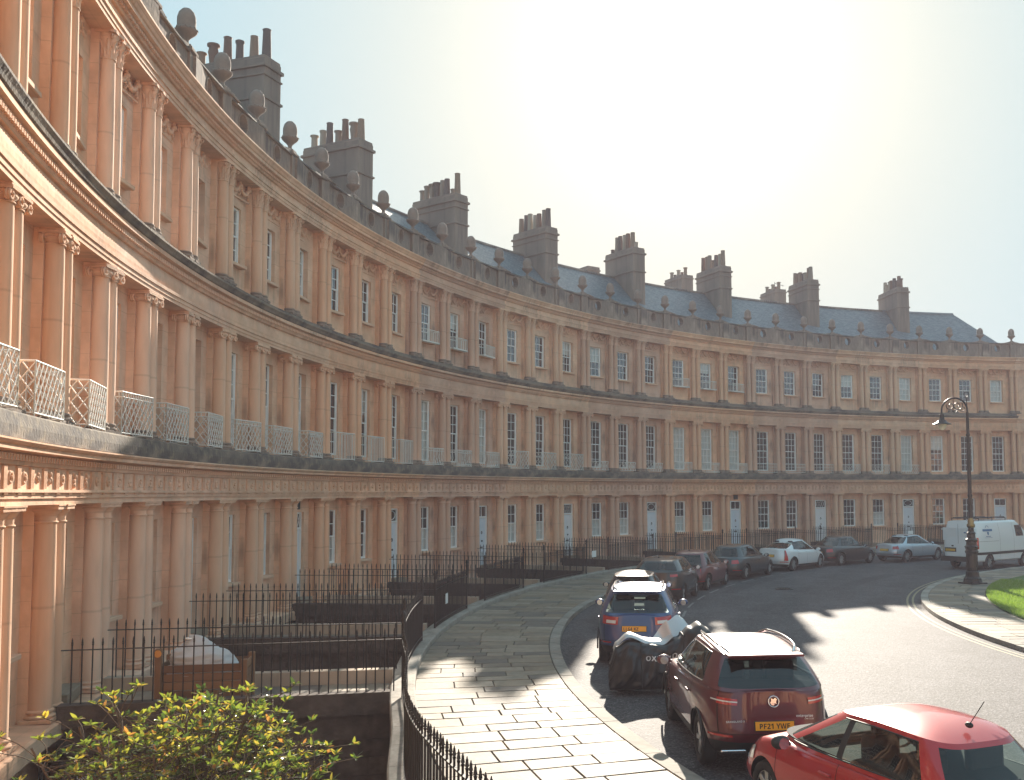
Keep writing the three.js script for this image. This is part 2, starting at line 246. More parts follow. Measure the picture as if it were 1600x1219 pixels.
{
  const vol = (x, z) => { const o = []; for (const s of [-1, 1]) { const g = new THREE.TorusGeometry(.066, .024, 6, 14); o.push(at(g, x, 3.03, z + s * .02)); } o.push(at(new THREE.CylinderGeometry(.068, .068, .06, 14), x, 3.03, z, 0, Math.PI / 2)); o.push(ball(.026, x, 3.03, z + .045)); return o; };
  FFc.cap = join([lathe([[.152, 2.935], [.152, 2.98], [.19, 3.02], [.2, 3.05], [.17, 3.08]], 20), box(.36, .06, .34, 0, 3.08, 0), ...vol(-.19, .15), ...vol(.19, .15), ...vol(-.19, -.15), ...vol(.19, -.15), box(.44, .045, .42, 0, 3.135, 0), box(.40, .045, .38, 0, 3.18, 0)]);
  const leaf = (a, y0, h, out, w) => { const pos = [], idx = []; for (let i = 0; i <= 6; i++) { const t = i / 6, rr = .137 + out * Math.pow(t, 2.4) + (t > .85 ? .01 : 0), yy = y0 + h * Math.sin(t * 1.75) / Math.sin(1.57), ww = w * (1 - .75 * Math.pow(t, 2)) * (.75 + .25 * Math.sin(t * 14)); for (const s of [-1, 0, 1]) { const an = a + s * ww / rr; const r2 = rr + (s ? 0 : .018); pos.push(Math.sin(an) * r2, yy, Math.cos(an) * r2); } } for (let i = 0; i < 6; i++) for (let s = 0; s < 2; s++) { const q = i * 3 + s; idx.push(q, q + 1, q + 3, q + 1, q + 4, q + 3); } return flat(build(pos, idx)); };
  const ls = []; for (let i = 0; i < 8; i++) { ls.push(leaf(i * Math.PI / 4, 2.74, .19, .075, .055), leaf((i + .5) * Math.PI / 4, 2.80, .27, .10, .05)); }
  for (let i = 0; i < 4; i++) { const a = (i + .5) * Math.PI / 2; for (const s of [-1, 1]) { const g = new THREE.TorusGeometry(.04, .017, 5, 9); at(g, Math.sin(a) * .225, 3.14, Math.cos(a) * .225, a + s * .5 + Math.PI / 2); ls.push(g); } ls.push(leaf(a, 2.95, .2, .11, .03)); }
  const ab = []; for (let i = 0; i <= 32; i++) { const a = i / 32 * Math.PI * 2, c = Math.abs(Math.cos(2 * (a - Math.PI / 4))); const r = .215 + .075 * Math.pow(c, 3); ab.push([Math.sin(a) * r, Math.cos(a) * r]); }
  const sh = new THREE.Shape(ab.map(([x, y]) => new THREE.Vector2(x, y))); const slab = new THREE.ExtrudeGeometry(sh, { depth: .06, bevelEnabled: false }); slab.rotateX(-Math.PI / 2); slab.translate(0, 3.205, 0);
  SFc.cap = join([lathe([[.135, 2.71], [.137, 2.9], [.15, 3.05], [.19, 3.18], [.2, 3.205]], 16), ...ls, slab]);
}
{ // swags and masks between the upper capitals: one run per bay
  const o = [], r = rng(77);
  const put = (g, f, y, p) => { const [x, , z] = L3(f, p, 0); o.push(at(g, x, y, z, f)); };
  for (let s = 0; s < 3; s++) { const c = (s - 1) * .52; for (let i = 0; i <= 10; i++) { const t = i / 10, x = c + (t - .5) * .48; put(ball(.038 + .02 * Math.sin(t * Math.PI) + r() * .012, 0, 0, 0, 1), x / R, 12.44 - .19 * Math.sin(t * Math.PI), .03); } }
  for (let s = 0; s < 4; s++) { const x = (s - 1.5) * .52; put(ball(.075, 0, 0, 0, 1), x / R, 12.44, .04); put(ball(.05, 0, 0, 0, 1), x / R, 12.53, .03); for (let i = 0; i < 4; i++) put(ball(.03 + r() * .015, 0, 0, 0, 0), (x + (r() - .5) * .08) / R, 12.34 - i * .055, .025); }
  G.swag = join(o); G.astragal = sweep([[0, 12.06], [.025, 12.065], [.03, 12.085], [.025, 12.1], [0, 12.105]], -(BAY / 2 - .42) / R, (BAY / 2 - .42) / R, 6);
}
// windows: frame and bars as one mesh, panes apart
function windowGeo(w, h, cols, rows, split) {
  const fr = [], panes = [], s = .055, gb = .026, half = rows / 2;
  fr.push(box(s, h, .09, -w / 2 + s / 2, h / 2, -.045), box(s, h, .09, w / 2 - s / 2, h / 2, -.045), box(w - 2 * s, s, .09, 0, h - s / 2, -.045), box(w - 2 * s, .07, .09, 0, .035, -.045));
  const iw = w - 2 * s, y0 = .07, y1 = h - s, mid = lerp(y0, y1, split);
  fr.push(box(iw, .045, .06, 0, mid, -.04));
  const sash = (a, b, n, z) => { const st = .035; fr.push(box(st, b - a, .035, -iw / 2 + st / 2, (a + b) / 2, z), box(st, b - a, .035, iw / 2 - st / 2, (a + b) / 2, z)); const cw = (iw - 2 * st) / cols, rh = (b - a) / n; for (let c = 1; c < cols; c++) fr.push(box(gb, b - a, .03, -iw / 2 + st + c * cw, (a + b) / 2, z)); for (let q = 1; q < n; q++) fr.push(box(iw - 2 * st, gb, .028, 0, a + q * rh, z)); for (let c = 0; c < cols; c++) for (let q = 0; q < n; q++) panes.push([-iw / 2 + st + (c + .5) * cw, a + (q + .5) * rh, z - .004, cw - gb * .6, rh - gb * .6]); };
  const lowRows = Math.max(1, Math.round(rows * split)); sash(y0, mid, lowRows, -.055); sash(mid, y1, rows - lowRows, -.032);
  return { frame: join(fr), panes, w, h };
}
const WIN = { basement: windowGeo(1.03, 1.4, 3, 4, .5), ground: windowGeo(1.03, 1.88, 3, 4, .5), first: windowGeo(1.03, 2.6, 3, 6, .5), second: windowGeo(1.03, 1.65, 3, 4, .5) };
const paneGeo = new THREE.PlaneGeometry(1, 1), sillGeo = join([rbox(1.14, .09, .2, .015, 0, -.045, .06)]), curtainGeo = (() => { const pos = [], idx = [], uv = []; for (let i = 0; i <= 40; i++) { const x = i / 40 - .5, z = .018 * Math.sin(i * 1.9) + .01 * Math.sin(i * .7); pos.push(x, 0, z, x, 1, z * .8); uv.push(i / 40, 0, i / 40, 1); if (i < 40) { const q = i * 2; idx.push(q, q + 2, q + 1, q + 1, q + 2, q + 3); } } return build(pos, idx, uv); })();
const wr = rng(4242);
function addWindow(house, kind, f, style, sm = M.stone) {                     // style: '' dark room, 'net' a curtain behind the lower half, 'blind' a pale blind all the way down
  const W = WIN[kind], y = OPEN[kind][0], [x, , z] = L3(f, -REC + .02, 0);
  const w = mesh('window', W.frame, M.white, house); w.position.set(x, y, z); w.rotation.y = f;
  for (const [px, py, pz, pw, ph] of W.panes) { const lit = style === 'blind' || (style === 'net' && py < W.h * .5) || (style === 'roller' && py > W.h * .5); const p = mesh('pane', paneGeo, lit ? M.clear : M.pane, w); p.position.set(px, py, pz); p.scale.set(pw, ph, 1); p.rotation.set((wr() - .5) * .012, (wr() - .5) * .014, 0); }
  if (kind !== 'first') { const s = mesh('sill', sillGeo, sm, w); s.position.set(0, -.001, REC - .03); }
  if (style) { const c = mesh('curtain', curtainGeo, M.curtain, w); const h = style === 'blind' ? W.h * .985 : W.h * (style === 'net' ? .5 : .3 + .18 * wr()); c.scale.set(W.w * .97, h, 1); c.position.set(0, style === 'roller' ? W.h * .99 - h : .01, -.13); }
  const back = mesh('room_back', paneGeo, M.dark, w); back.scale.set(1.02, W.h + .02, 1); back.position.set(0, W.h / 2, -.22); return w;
}
const doorLeaf = (() => { const o = [box(.9, 2.18, .045, 0, 1.09, 0)]; for (const x of [-.2, .2]) { for (const [y, h] of [[.42, .5], [1.16, .62], [1.84, .42]]) { o.push(box(.30, .025, .012, x, y - h / 2, .026), box(.30, .025, .012, x, y + h / 2, .026), box(.025, h, .012, x - .15, y, .026), box(.025, h, .012, x + .15, y, .026), box(.21, h - .12, .012, x, y, .026)); } } return join(o); })();
const doorFrame = join([box(.075, 2.77, .12, -.478, 1.385, 0), box(.075, 2.77, .12, .478, 1.385, 0), box(.88, .06, .12, 0, 2.74, 0), box(.88, .07, .12, 0, 2.235, 0)]);
const fanBars = [(() => { const o = []; for (let i = 0; i < 24; i++) { const a = i / 24 * Math.PI * 2, b = (i + 1) / 24 * Math.PI * 2; o.push(bar(V3(Math.cos(a) * .34, 2.49 + Math.sin(a) * .17, .02), V3(Math.cos(b) * .34, 2.49 + Math.sin(b) * .17, .02), .018, 4)); } return join(o); })(), join([box(.02, .44, .03, 0, 2.49, .02)]), (() => { const o = []; for (let i = 0; i < 4; i++) { const a = -.42 + i * .21; o.push(bar(V3(a, 2.28, .02), V3(a + .21, 2.7, .02), .01, 4), bar(V3(a + .21, 2.28, .02), V3(a, 2.7, .02), .01, 4)); } return join(o); })()];
function addDoor(house, f, v) {
  const [x, , z] = L3(f, -REC + .04, 0);
  const d = mesh('door', doorLeaf, M.door[v % 3], house); d.position.set(x, DOOR[0], z); d.rotation.y = f;
  mesh('frame', doorFrame, M.white, d);
  const g = mesh('fanlight_pane', paneGeo, M.pane, d); g.scale.set(.88, .44, 1); g.position.set(0, 2.49, .005);
  mesh('fanlight_bars', fanBars[v % 3], M.white, d);
  const k = mesh('knob', join([ball(.04, .0, 1.12, .06, 2), cyl(.012, .012, .05, 6, 0, 1.12, .035)]), M.iron, d);
  mesh('letter_box', box(.26, .06, .02, 0, .82, .03), M.iron, d); mesh('knocker', join([at(new THREE.TorusGeometry(.05, .014, 5, 12), 0, 1.5, .045), ball(.025, 0, 1.56, .045)]), M.iron, d);
  mesh('step', rbox(1.16, .2, .44, .02, 0, -.101, .24), M.flag[1], d);
}
// balconies: a white iron front and two returns standing on the ledge
function balconyGeo(kind) {
  const o = [], rod = (a, b, r = .011) => o.push(bar(V3(...a), V3(...b), r, 4));
  const panel = (A, B, h, style) => {                           // a panel between two ground points, local axes
    const P = (t, y) => [lerp(A[0], B[0], t), y, lerp(A[1], B[1], t)], len = Math.hypot(B[0] - A[0], B[1] - A[1]);
    rod(P(0, h), P(1, h), .017); rod(P(0, .03), P(1, .03), .015); rod(P(0, 0), P(0, h), .014); rod(P(1, 0), P(1, h), .014);
    if (style === 'diamond' || style === 'banded') {
      const top = style === 'banded' ? h - .1 : h; if (style === 'banded') { rod(P(0, top), P(1, top)); for (let x = .06; x < len - .03; x += .11) rod(P(x / len, top), P(x / len, h), .012); }
      const s = .19, sl = 1.35; const N = Math.ceil((len + top / sl) / s);
      for (let i = -Math.ceil(top / sl / s); i <= N; i++) for (const dir of [1, -1]) { const x0 = i * s, f = (x, y) => P((dir > 0 ? x : len - x) / len, y); let xa = x0, ya = .03, xb = x0 + (top - .03) / sl, yb = top; if (xb <= 0 || xa >= len) continue; if (xa < 0) { ya += -xa * sl; xa = 0; } if (xb > len) { yb -= (xb - len) * sl; xb = len; } rod(f(xa, ya), f(xb, yb), .010); }
    } else if (style === 'bars') { for (let x = .1; x < len - .03; x += .1) rod(P(x / len, .03), P(x / len, h), .011); }
    else if (style === 'bowed') { for (let x = .05; x < len - .12; x += .115) { rod(P(x / len, .03), P((x + .09) / len, h * .5), .013); rod(P((x + .09) / len, h * .5), P((x + .05) / len, h), .013); } rod(P(0, h * .14), P(1, h * .14)); rod(P(0, h * .86), P(1, h * .86)); }
    else if (style === 'cross') { const n = Math.max(1, Math.round(len / .26)); for (let i = 0; i < n; i++) { rod(P(i / n, .03), P((i + 1) / n, h)); rod(P((i + 1) / n, .03), P(i / n, h)); rod(P(i / n, 0), P(i / n, h)); const g = new THREE.TorusGeometry(.06, .012, 4, 10); const c = P((i + .5) / n, h / 2); o.push(at(g, ...c, Math.atan2(-(B[1] - A[1]), B[0] - A[0]))); } }
    else if (style === 'grid') { for (let x = .17; x < len - .03; x += .17) rod(P(x / len, .03), P(x / len, h), .009); for (let y = .2; y < h - .05; y += .19) rod(P(0, y), P(1, y), .009); }
  };
  const S = { diamond: [.74, .58, .80, 'diamond'], banded: [.72, .58, .84, 'banded'], bars: [.66, .55, .95, 'bars'], bowed: [.68, .55, .72, 'bowed'], lattice: [.68, .56, .86, 'diamond'], cross: [.6, .40, .5, 'cross'], bowedlow: [.62, .5, .62, 'bowed'], grid: [.72, .56, .6, 'grid'], crossgrid: [.62, .5, .62, 'diamond'], sill: [.6, .34, .52, 'bars'] }[kind];
  const [hw, d, h, st] = S;
  panel([-hw, d], [hw, d], h, st); panel([-hw, .02], [-hw, d], h, st); panel([hw, d], [hw, .02], h, st);
  if (kind === 'sill') { o.push(box(2 * hw + .06, .03, d + .04, 0, -.005, d / 2)); }
  return join(o);
}
const BAL = {}; const balcony = (k) => BAL[k] || (BAL[k] = balconyGeo(k));
// parapet with an oval hole to each bay
const parapetBay = (() => {
  const w = BAY + .012, s = new THREE.Shape(), N = 8; s.moveTo(-w / 2, 13.48);
  for (let i = 1; i <= N; i++) s.lineTo(-w / 2 + w * i / N, 13.48); for (let i = 0; i <= N; i++) s.lineTo(w / 2 - w * i / N, 14.46);
  const hole = new THREE.Path(); hole.absellipse(0, 14.13, .24, .27, 0, Math.PI * 2, true); s.holes.push(hole);
  const g = new THREE.ExtrudeGeometry(s, { depth: .3, bevelEnabled: false, curveSegments: 20 }); const p = g.attributes.position;
  for (let i = 0; i < p.count; i++) { const [x, , z] = L3(p.getX(i) / R, p.getZ(i) - .08, 0); p.setXYZ(i, x, p.getY(i), z); } g.computeVertexNormals();
  const rim = []; for (let i = 0; i < 20; i++) { const a = i / 20 * 6.2832, b = (i + 1) / 20 * 6.2832; rim.push(bar(V3(Math.cos(a) * .26, 14.13 + Math.sin(a) * .29, .225), V3(Math.cos(b) * .26, 14.13 + Math.sin(b) * .29, .225), .028, 5)); }
  return join([g, ...rim]);
})();
G.coping = sweep([[-.12, 14.461], [.29, 14.461], [.30, 14.49], [.26, 14.56], [-.09, 14.57], [-.12, 14.54]], -HF, HF, 24);
const pedestal = join([rbox(.46, 1.03, .32, .01, 0, 14.0, .12), rbox(.56, .09, .42, .02, 0, 14.55, .12), ...[-1, 1].map(s => { const o = []; for (let i = 0; i < 5; i++) o.push(rbox(.12, .10 - i * .016, .3, .02, s * (.30 + i * .1), 14.60 - i * .012, .1)); return join(o); }), rbox(.34, .1, .34, .02, 0, 14.64, .1)]);
const finialG = join([lathe([[.12, 14.69], [.13, 14.72], [.07, 14.76], [.06, 14.84], [.12, 14.92], [.2, 14.99], [.255, 15.05], [.265, 15.09], [.255, 15.13], [.215, 15.14], [.225, 15.3], [.22, 15.42], [.185, 15.54], [.11, 15.63], [.03, 15.665], [0, 15.67]], 20), ...Array.from({ length: 14 }, (_, i) => ball(.03, Math.sin(i / 14 * 6.283) * .255, 15.09 + (i % 2) * .03, Math.cos(i / 14 * 6.283) * .255, 0))]);
finialG.translate(0, 0, .1);
// roof: front slope, ridge, rear slope, and the wall behind
const RIDGE = 17.55, RP = -4.6, BACKP = -9.4;
function roofGeo(f0, f1) { const g = sweep([[-.42, 13.62], [RP, RIDGE]], f0, f1, 12, false), b = sweep([[RP, RIDGE], [BACKP - .2, 13.3]], f0, f1, 12, false); return join([g, b]); }
G.roof = roofGeo(-HF, HF); G.ridge = sweep([[RP + .14, RIDGE - .08], [RP + .06, RIDGE + .07], [RP - .06, RIDGE + .07], [RP - .14, RIDGE - .08]], -HF, HF, 12);
G.gutter = sweep([[-.12, 13.481], [-.12, 13.6], [-.46, 13.6], [-.46, 13.3], [-.02, 13.3], [-.02, 13.481]], -HF, HF, 12);
G.back = sweep([[BACKP, 13.5], [BACKP, AREA_Y], [BACKP - .3, AREA_Y], [BACKP - .3, 13.5]], -HF, HF, 12);
const gable = (() => { const s = new THREE.Shape([[0, AREA_Y], [-9.4, AREA_Y], [-9.4, 13.4], [RP, RIDGE + .25], [-.3, 13.75], [0, 13.5]].map(([p, y]) => new THREE.Vector2(p, y))); const g = new THREE.ExtrudeGeometry(s, { depth: .36, bevelEnabled: false }); g.rotateY(-Math.PI / 2); g.translate(.18, 0, 0); return g; })();   // wall standing square to the facade
// chimney stacks stand across the party walls
function stackGeo(len, top, v, z0 = -2.55) {
  const zc = z0 - len / 2, t = .96;
  const o = [rbox(t, top - 13.4, len, .02, 0, (top + 13.4) / 2, zc), rbox(t + .12, .09, len + .12, .02, 0, top - 1.45, zc), rbox(t + .16, .12, len + .16, .02, 0, top - .28, zc), rbox(t - .02, .12, len - .04, .03, 0, top + .05, zc)];
  if (v % 2) o.push(rbox(t + .1, .06, len + .1, .02, 0, top - .62, zc));
  return join(o);
}
const POT = [lathe([[.15, 0], [.16, .05], [.13, .1], [.115, .62], [.14, .66], [.145, .72], [.11, .74]], 12), lathe([[.17, 0], [.15, .06], [.12, .78], [.125, .82], [.10, .82]], 12), lathe([[.13, 0], [.14, .06], [.12, .12], [.15, .4], [.17, .5], [.13, .66], [.2, .7], [.2, .76], [.1, .78]], 12), lathe([[.13, 0], [.12, .5], [.17, .54], [.17, .58], [.1, .6]], 12), lathe([[.15, 0], [.12, .9], [.14, .93], [.11, .95]], 12), lathe([[.12, 0], [.11, .28], [.14, .3], [.1, .33]], 10)];
function addStack(house, f, o) {                                // o: {len, top, pots: [variant or -1], tone}
  const s = mesh('chimney_stack', stackGeo(o.len, o.top, o.v || 0, o.z), o.sunny ? M.stone : M.sootstone, house); const [x, , z] = L3(f, 0, 0); s.position.set(x, 0, z); s.rotation.y = f;
  const n = o.pots.length; o.pots.forEach((v, i) => { if (v < 0) return; const p = mesh('chimney_pot', POT[v % POT.length], M.pots[(v * 3 + i + (o.v || 0)) % M.pots.length], s); p.position.set((i % 2 ? .03 : -.03), o.top + .1, (o.z || -2.55) - .26 - (o.len - .52) * i / Math.max(1, n - 1)); p.rotation.y = i; p.scale.set(1.15, 1.18, 1.15); });
  if (o.rear) { const t = mesh('rear_chimney_stack', join([rbox(1.0, o.rear - 13.2, 2.4, .02, 0, (o.rear + 13.2) / 2, -8.7), rbox(1.1, .1, 2.5, .02, 0, o.rear - .25, -8.7)]), M.sootstone, house); t.position.copy(s.position); t.rotation.y = f; if (o.rear > 19.2) for (let i = 0; i < 5; i++) { const p = mesh('chimney_pot', POT[[3, 5, 3, 5, 3][i]], M.pots[i], t); p.position.set(0, o.rear + .0, -7.75 - i * .48); } }
  return s;
}

// ---------------------------------------------------------------- ground, road, pavements
function ringGeo(r0, r1, k0, k1, y, n, m = 1) { const pos = [], idx = [], uv = []; for (let i = 0; i <= n; i++) for (let j = 0; j <= m; j++) { const p = onRing(lerp(k0, k1, i / n), lerp(r0, r1, j / m), y); pos.push(p.x, p.y, p.z); uv.push(p.x, p.z); } for (let i = 0; i < n; i++) for (let j = 0; j < m; j++) { const q = i * (m + 1) + j; idx.push(q, q + m + 1, q + 1, q + 1, q + m + 1, q + m + 2); } return build(pos, idx, uv); }
function blockGeo(r0, r1, k0, k1, y0, y1, n = 8) {              // a solid slab on the ring
  const pos = [], uv = [], idx = []; const add = (a, b, c, d) => { const q = pos.length / 3; for (const [k, r, y] of [a, b, c, d]) { const p = onRing(k, r, y); pos.push(p.x, p.y, p.z); uv.push(k * DA * r + (a[0] === b[0] && b[0] === c[0] ? r : 0), a[2] === c[2] ? r : y); } idx.push(q, q + 1, q + 2, q, q + 2, q + 3); };
  for (let i = 0; i < n; i++) { const a = lerp(k0, k1, i / n), b = lerp(k0, k1, (i + 1) / n); add([a, r0, y1], [b, r0, y1], [b, r1, y1], [a, r1, y1]); add([a, r0, y0], [b, r0, y0], [b, r0, y1], [a, r0, y1]); add([a, r1, y0], [b, r1, y0], [b, r1, y1], [a, r1, y1]); add([a, r0, y0], [b, r0, y0], [b, r1, y0], [a, r1, y0]); }
  add([k0, r0, y0], [k0, r1, y0], [k0, r1, y1], [k0, r0, y1]); add([k1, r0, y0], [k1, r1, y0], [k1, r1, y1], [k1, r0, y1]); return flat(build(pos, idx, uv));
}
const FULL = 2 * Math.PI / DA;                                  // the whole circle in bays
{ const g = new THREE.CircleGeometry(700, 64); g.rotateX(-Math.PI / 2); structure('ground', at(g, 0, -3.1, 0), M.earth); }
structure('road', join([ringGeo(28.3, 39.35, 0, FULL, -.12, 240, 6), ringGeo(39.3, 90, -14.0, -10.05, -.121, 6, 4), ringGeo(39.3, 90, 26.65, 30.0, -.121, 6, 4)]), M.asphalt);
{ // painted lines: two yellow lines round the island, a white line along the parking bays
  const ys = std({ color: rgb(.24, .20, .12), roughness: .7 }), ws = std({ color: rgb(.17, .165, .16), roughness: .7 });
  structure('road_marking', join([ringGeo(28.68, 28.75, -14, 30, -.116, 200), ringGeo(28.86, 28.93, -14, 30, -.116, 200)]), ys, 'double yellow line round the island');
  const d = []; for (let k = -9; k < 20; k += 1.28) d.push(ringGeo(35.9, 35.98, k, k + .8, -.116, 4)); structure('road_marking', join(d), ws, 'broken white line beside the parked cars');
}
{ const pm = std({ roughness: .85, map: M.asphalt.map, color: rgb(.8, .8, .8) }); structure('road_patch', join([ringGeo(31.2, 31.9, 6.5, 11.5, -.1165, 16), ringGeo(35.0, 35.6, 5.2, 9.5, -.1165, 16)]), pm, 'darker repaired strips in the asphalt');
  for (const [k, r, lb] of [[6.4, 33.6, 'round iron manhole cover in the shaded road']]) { const m = thing('manhole_cover', lb, 'manhole cover'); m.position.copy(onRing(k, r, -.118)); mesh('frame', at(new THREE.TorusGeometry(.33, .025, 6, 32), 0, .004, 0, 0, Math.PI / 2), M.iron, m); const g = [cyl(.31, .31, .02, 32, 0, .002, 0)]; for (let i = -3; i <= 3; i++) for (let j = -3; j <= 3; j++) if (i * i + j * j < 10) g.push(box(.05, .008, .05, i * .08, .014, j * .08)); mesh('lid', join(g), M.iron, m); } }
function flagGeo(k0, k1, r0, r1, y0, y1, gap, bev, tilt) {       // one paving flag with a worn top edge
  const pos = [], idx = [], uv = [], kk = (r) => gap * .85 / (r * DA); const P = (k, r, y) => { const p = onRing(k, r, y); pos.push(p.x, p.y, p.z); uv.push(p.x, p.z); };
  const ra = r0 + gap / 2, rb = r1 - gap / 2; const ring = (b, y, t) => { P(k0 + kk(r0) + b / (r0 * DA), ra + b, y + t[0]); P(k1 - kk(r0) - b / (r0 * DA), ra + b, y + t[1]); P(k1 - kk(r1) - b / (r1 * DA), rb - b, y + t[2]); P(k0 + kk(r1) + b / (r1 * DA), rb - b, y + t[3]); };
  ring(0, y0, [0, 0, 0, 0]); ring(0, y1 - bev, tilt); ring(bev, y1, tilt);
  for (const o of [0, 4]) for (let i = 0; i < 4; i++) { const j = (i + 1) % 4; idx.push(o + i, o + j, o + 4 + i, o + j, o + 4 + j, o + 4 + i); } idx.push(8, 9, 10, 8, 10, 11); return flat(build(pos, idx, uv));
}
function layFlags(parent, k0, k1, r0, r1, y, rowLen, seed, singles, name = 'flagstone') {
  const r = rng(seed), list = []; let k = k0;
  while (k < k1) {
    const dk = rowLen * (.82 + .42 * r()) / (.5 * (r0 + r1) * DA); let a = r0; const cuts = [r0];
    while (true) { const l = .55 + .62 * r(); if (r1 - a - l < .4) break; a += l; cuts.push(a); } cuts.push(r1);
    for (let i = 0; i + 1 < cuts.length; i++) { const t = () => (r() - .5) * .010; const jog = (r() - .5) * .05; list.push({ g: flagGeo(k, Math.min(k + dk, k1), cuts[i] + (i ? jog * 0 : 0), cuts[i + 1], y - .06, y, .014 + .012 * r(), .007, [t(), t(), t(), t()]), m: Math.floor(r() * M.flag.length), k }); }
    k += dk;
  }
  list.sort((a, b) => a.k - b.k);
  list.slice(0, singles).forEach(f => mesh(name, f.g, M.flag[f.m], parent));
  const rest = list.slice(singles); for (let m = 0; m < M.flag.length; m++) { const l = rest.filter(f => f.m === m).map(f => f.g); if (l.length) mesh('more_' + name + 's', join(l), M.flag[m], parent, 'stuff'); }
}
{
  const p = structure('pavement', join([ringGeo(39.42, 42.7, -10.05, 26.7, -.025, 150)]), M.mortar, 'flagstone pavement in front of the railings');
  layFlags(p, -10, 26.6, 39.46, 42.3, 0, .52, 15, 290);
  const kb = structure('kerb', ringGeo(39.24, 39.44, -10.05, 26.7, -.12, 100), M.mortar, 'stone kerb of the pavement'); const rest = [], r = rng(3);
  for (let k = -10; k < 26.6; k += .5) { const g = blockGeo(39.2, 39.45, k + .004, k + .5 - .004, -.3, .004 + (r() - .5) * .01, 2); if (k < 14) mesh('kerbstone', g, M.kerb, kb); else rest.push(g); } mesh('more_kerbstones', join(rest), M.kerb, kb, 'stuff');
  const ip = structure('island_pavement', ringGeo(26.2, 28.3, 0, FULL, -.025, 200), M.mortar, 'flagstone path round the lawn');
  layFlags(ip, -8, 20, 26.32, 28.2, 0, .5, 21, 230); 
  const ik = structure('island_kerb', ringGeo(28.2, 28.42, 0, FULL, -.121, 200), M.mortar, 'kerb of the island'); const ir = [];
  for (let k = -8; k < 20; k += .6) { const g = blockGeo(28.2, 28.45, k + .006, k + .594, -.3, .002 + (r() - .5) * .012, 2); if (k < 14) mesh('kerbstone', g, M.kerb, ik); else ir.push(g); }
  ir.push(blockGeo(28.2, 28.45, 20, FULL - 8, -.3, 0, 120)); mesh('more_kerbstones', join(ir), M.kerb, ik, 'stuff');
  const lawn = (() => { const pos = [0, .06, 0], uv = [0, 0], idx = [], n = 96, m = 14, r0 = rng(9); for (let j = 1; j <= m; j++) for (let i = 0; i < n; i++) { const rr = 26.3 * j / m, a = i / n * 6.28318; pos.push(rr * Math.sin(a), j === m ? .0 : .03 + r0() * .03, -rr * Math.cos(a)); uv.push(rr * Math.sin(a), -rr * Math.cos(a)); } for (let i = 0; i < n; i++) { idx.push(0, 1 + i, 1 + (i + 1) % n); for (let j = 1; j < m; j++) { const a = 1 + (j - 1) * n + i, b = 1 + (j - 1) * n + (i + 1) % n; idx.push(a, b, a + n, b, b + n, a + n); } } return build(pos, idx, uv); })();
  structure('lawn', lawn, M.grass, 'grass in the middle of the circle');
  const blade = build([-.006, 0, 0, .006, 0, 0, .004, .05, .008, -.004, .05, .008, .0, .09, .024], [0, 1, 2, 0, 2, 3, 3, 2, 4]), N = 70000, inst = new THREE.InstancedMesh(blade, M.blade, N), q = rng(33), o = new THREE.Object3D();
  for (let i = 0; i < N; i++) { const k = -4 + 14 * q(), rr = 26.28 - 6.5 * Math.pow(q(), 1.3); o.position.copy(onRing(k, rr, .03)); o.rotation.set((q() - .5) * .7, q() * 6.28, (q() - .5) * .7); const s = .6 + q() * .8; o.scale.set(s * 1.3, s, s); o.updateMatrix(); inst.setMatrixAt(i, o.matrix); }
  inst.name = 'grass'; scene.add(inst); inst.castShadow = inst.receiveShadow = true; tag(inst, 'short sunlit grass on the edge of the lawn', 'grass', null, 'stuff');
}
// ---------------------------------------------------------------- the terrace
const HOUSES = [
  { k: -10, bal: 'diamond', label: 'stone terraced house at the near end of the crescent, left of the frame' },
  { k: -7, bal: 'diamond', label: 'nearest house in view, sunlit column edges and curved white diamond balconies', net: [] },
  { k: -4, bal: 'banded', label: 'second house from the left with banded diamond balconies behind the nearest bridge', net: [] },
  { k: -1, bal: 'banded', label: 'third house from the left, dark plaque above its pale door', net: [], plaque: 1 },
  { k: 2, bal: 'bars', label: 'fourth house from the left with upright barred balconies and a television aerial', net: [0], stack: { len: 3.4, top: 19.1, z: -2.05, pots: [4, 1, 0, 4, 2, 3], v: 1 } },
  { k: 5, bal: 'bowed', label: 'fifth house from the left with bowed balconies below and barred ones on the top floor', net: [0, 1], blind: [0, 2], sill: 1, stack: { len: 3.2, top: 18.95, pots: [1, 2, 4, 3, 4, 0, 3], v: 2 } },
  { k: 8, bal: 'lattice', label: 'sixth house from the left with close diamond lattice balconies', net: [0, 1], stack: { len: 3.1, top: 18.75, pots: [4, 5, 1, 1, 2, 2, 0, 3], v: 3 } },
  { k: 11, bal: 'cross', label: 'seventh house from the left with low balconies of rings and crosses', net: [0, 1], stack: { len: 2.9, top: 18.85, pots: [4, 4, 1, 1, 4, 4, 1], v: 1, rear: 18.3 } },
  { k: 14, bal: 'bowedlow', label: 'fifth house from the far end, pale blinds on its first floor and an oval fanlight', net: [0, 1], blind: [0, 1, 2], sill: 1, plaque: 1, stack: { len: 3.0, top: 19.1, pots: [5, 4, 4, 4, 4, 4, 5], v: 2, rear: 18.9 } },
  { k: 17, bal: 'grid', label: 'third house from the far end, wide gridded balconies on its first floor', net: [], stack: { len: 3.0, top: 19.05, pots: [4, 1, 1, 3, 4, 4, 4], v: 3, rear: 19.5 } },
  { k: 20, bal: 'crossgrid', label: 'second house from the far end with small diamond balconies', net: [1], blind: [2], stack: { len: 2.8, top: 18.95, pots: [1, 1, 3, 3, 0, 0, 1], v: 1, rear: 19.3 } },
  { k: 23, bal: '', label: 'last house at the far end, without balconies, under a hipped slate roof', net: [], stack: { len: 3.3, top: 18.95, pots: [3, 1, 3, 1, 0, 0, 3, 1], v: 2 } },
];
const GRP = 'houses of the curved terrace';
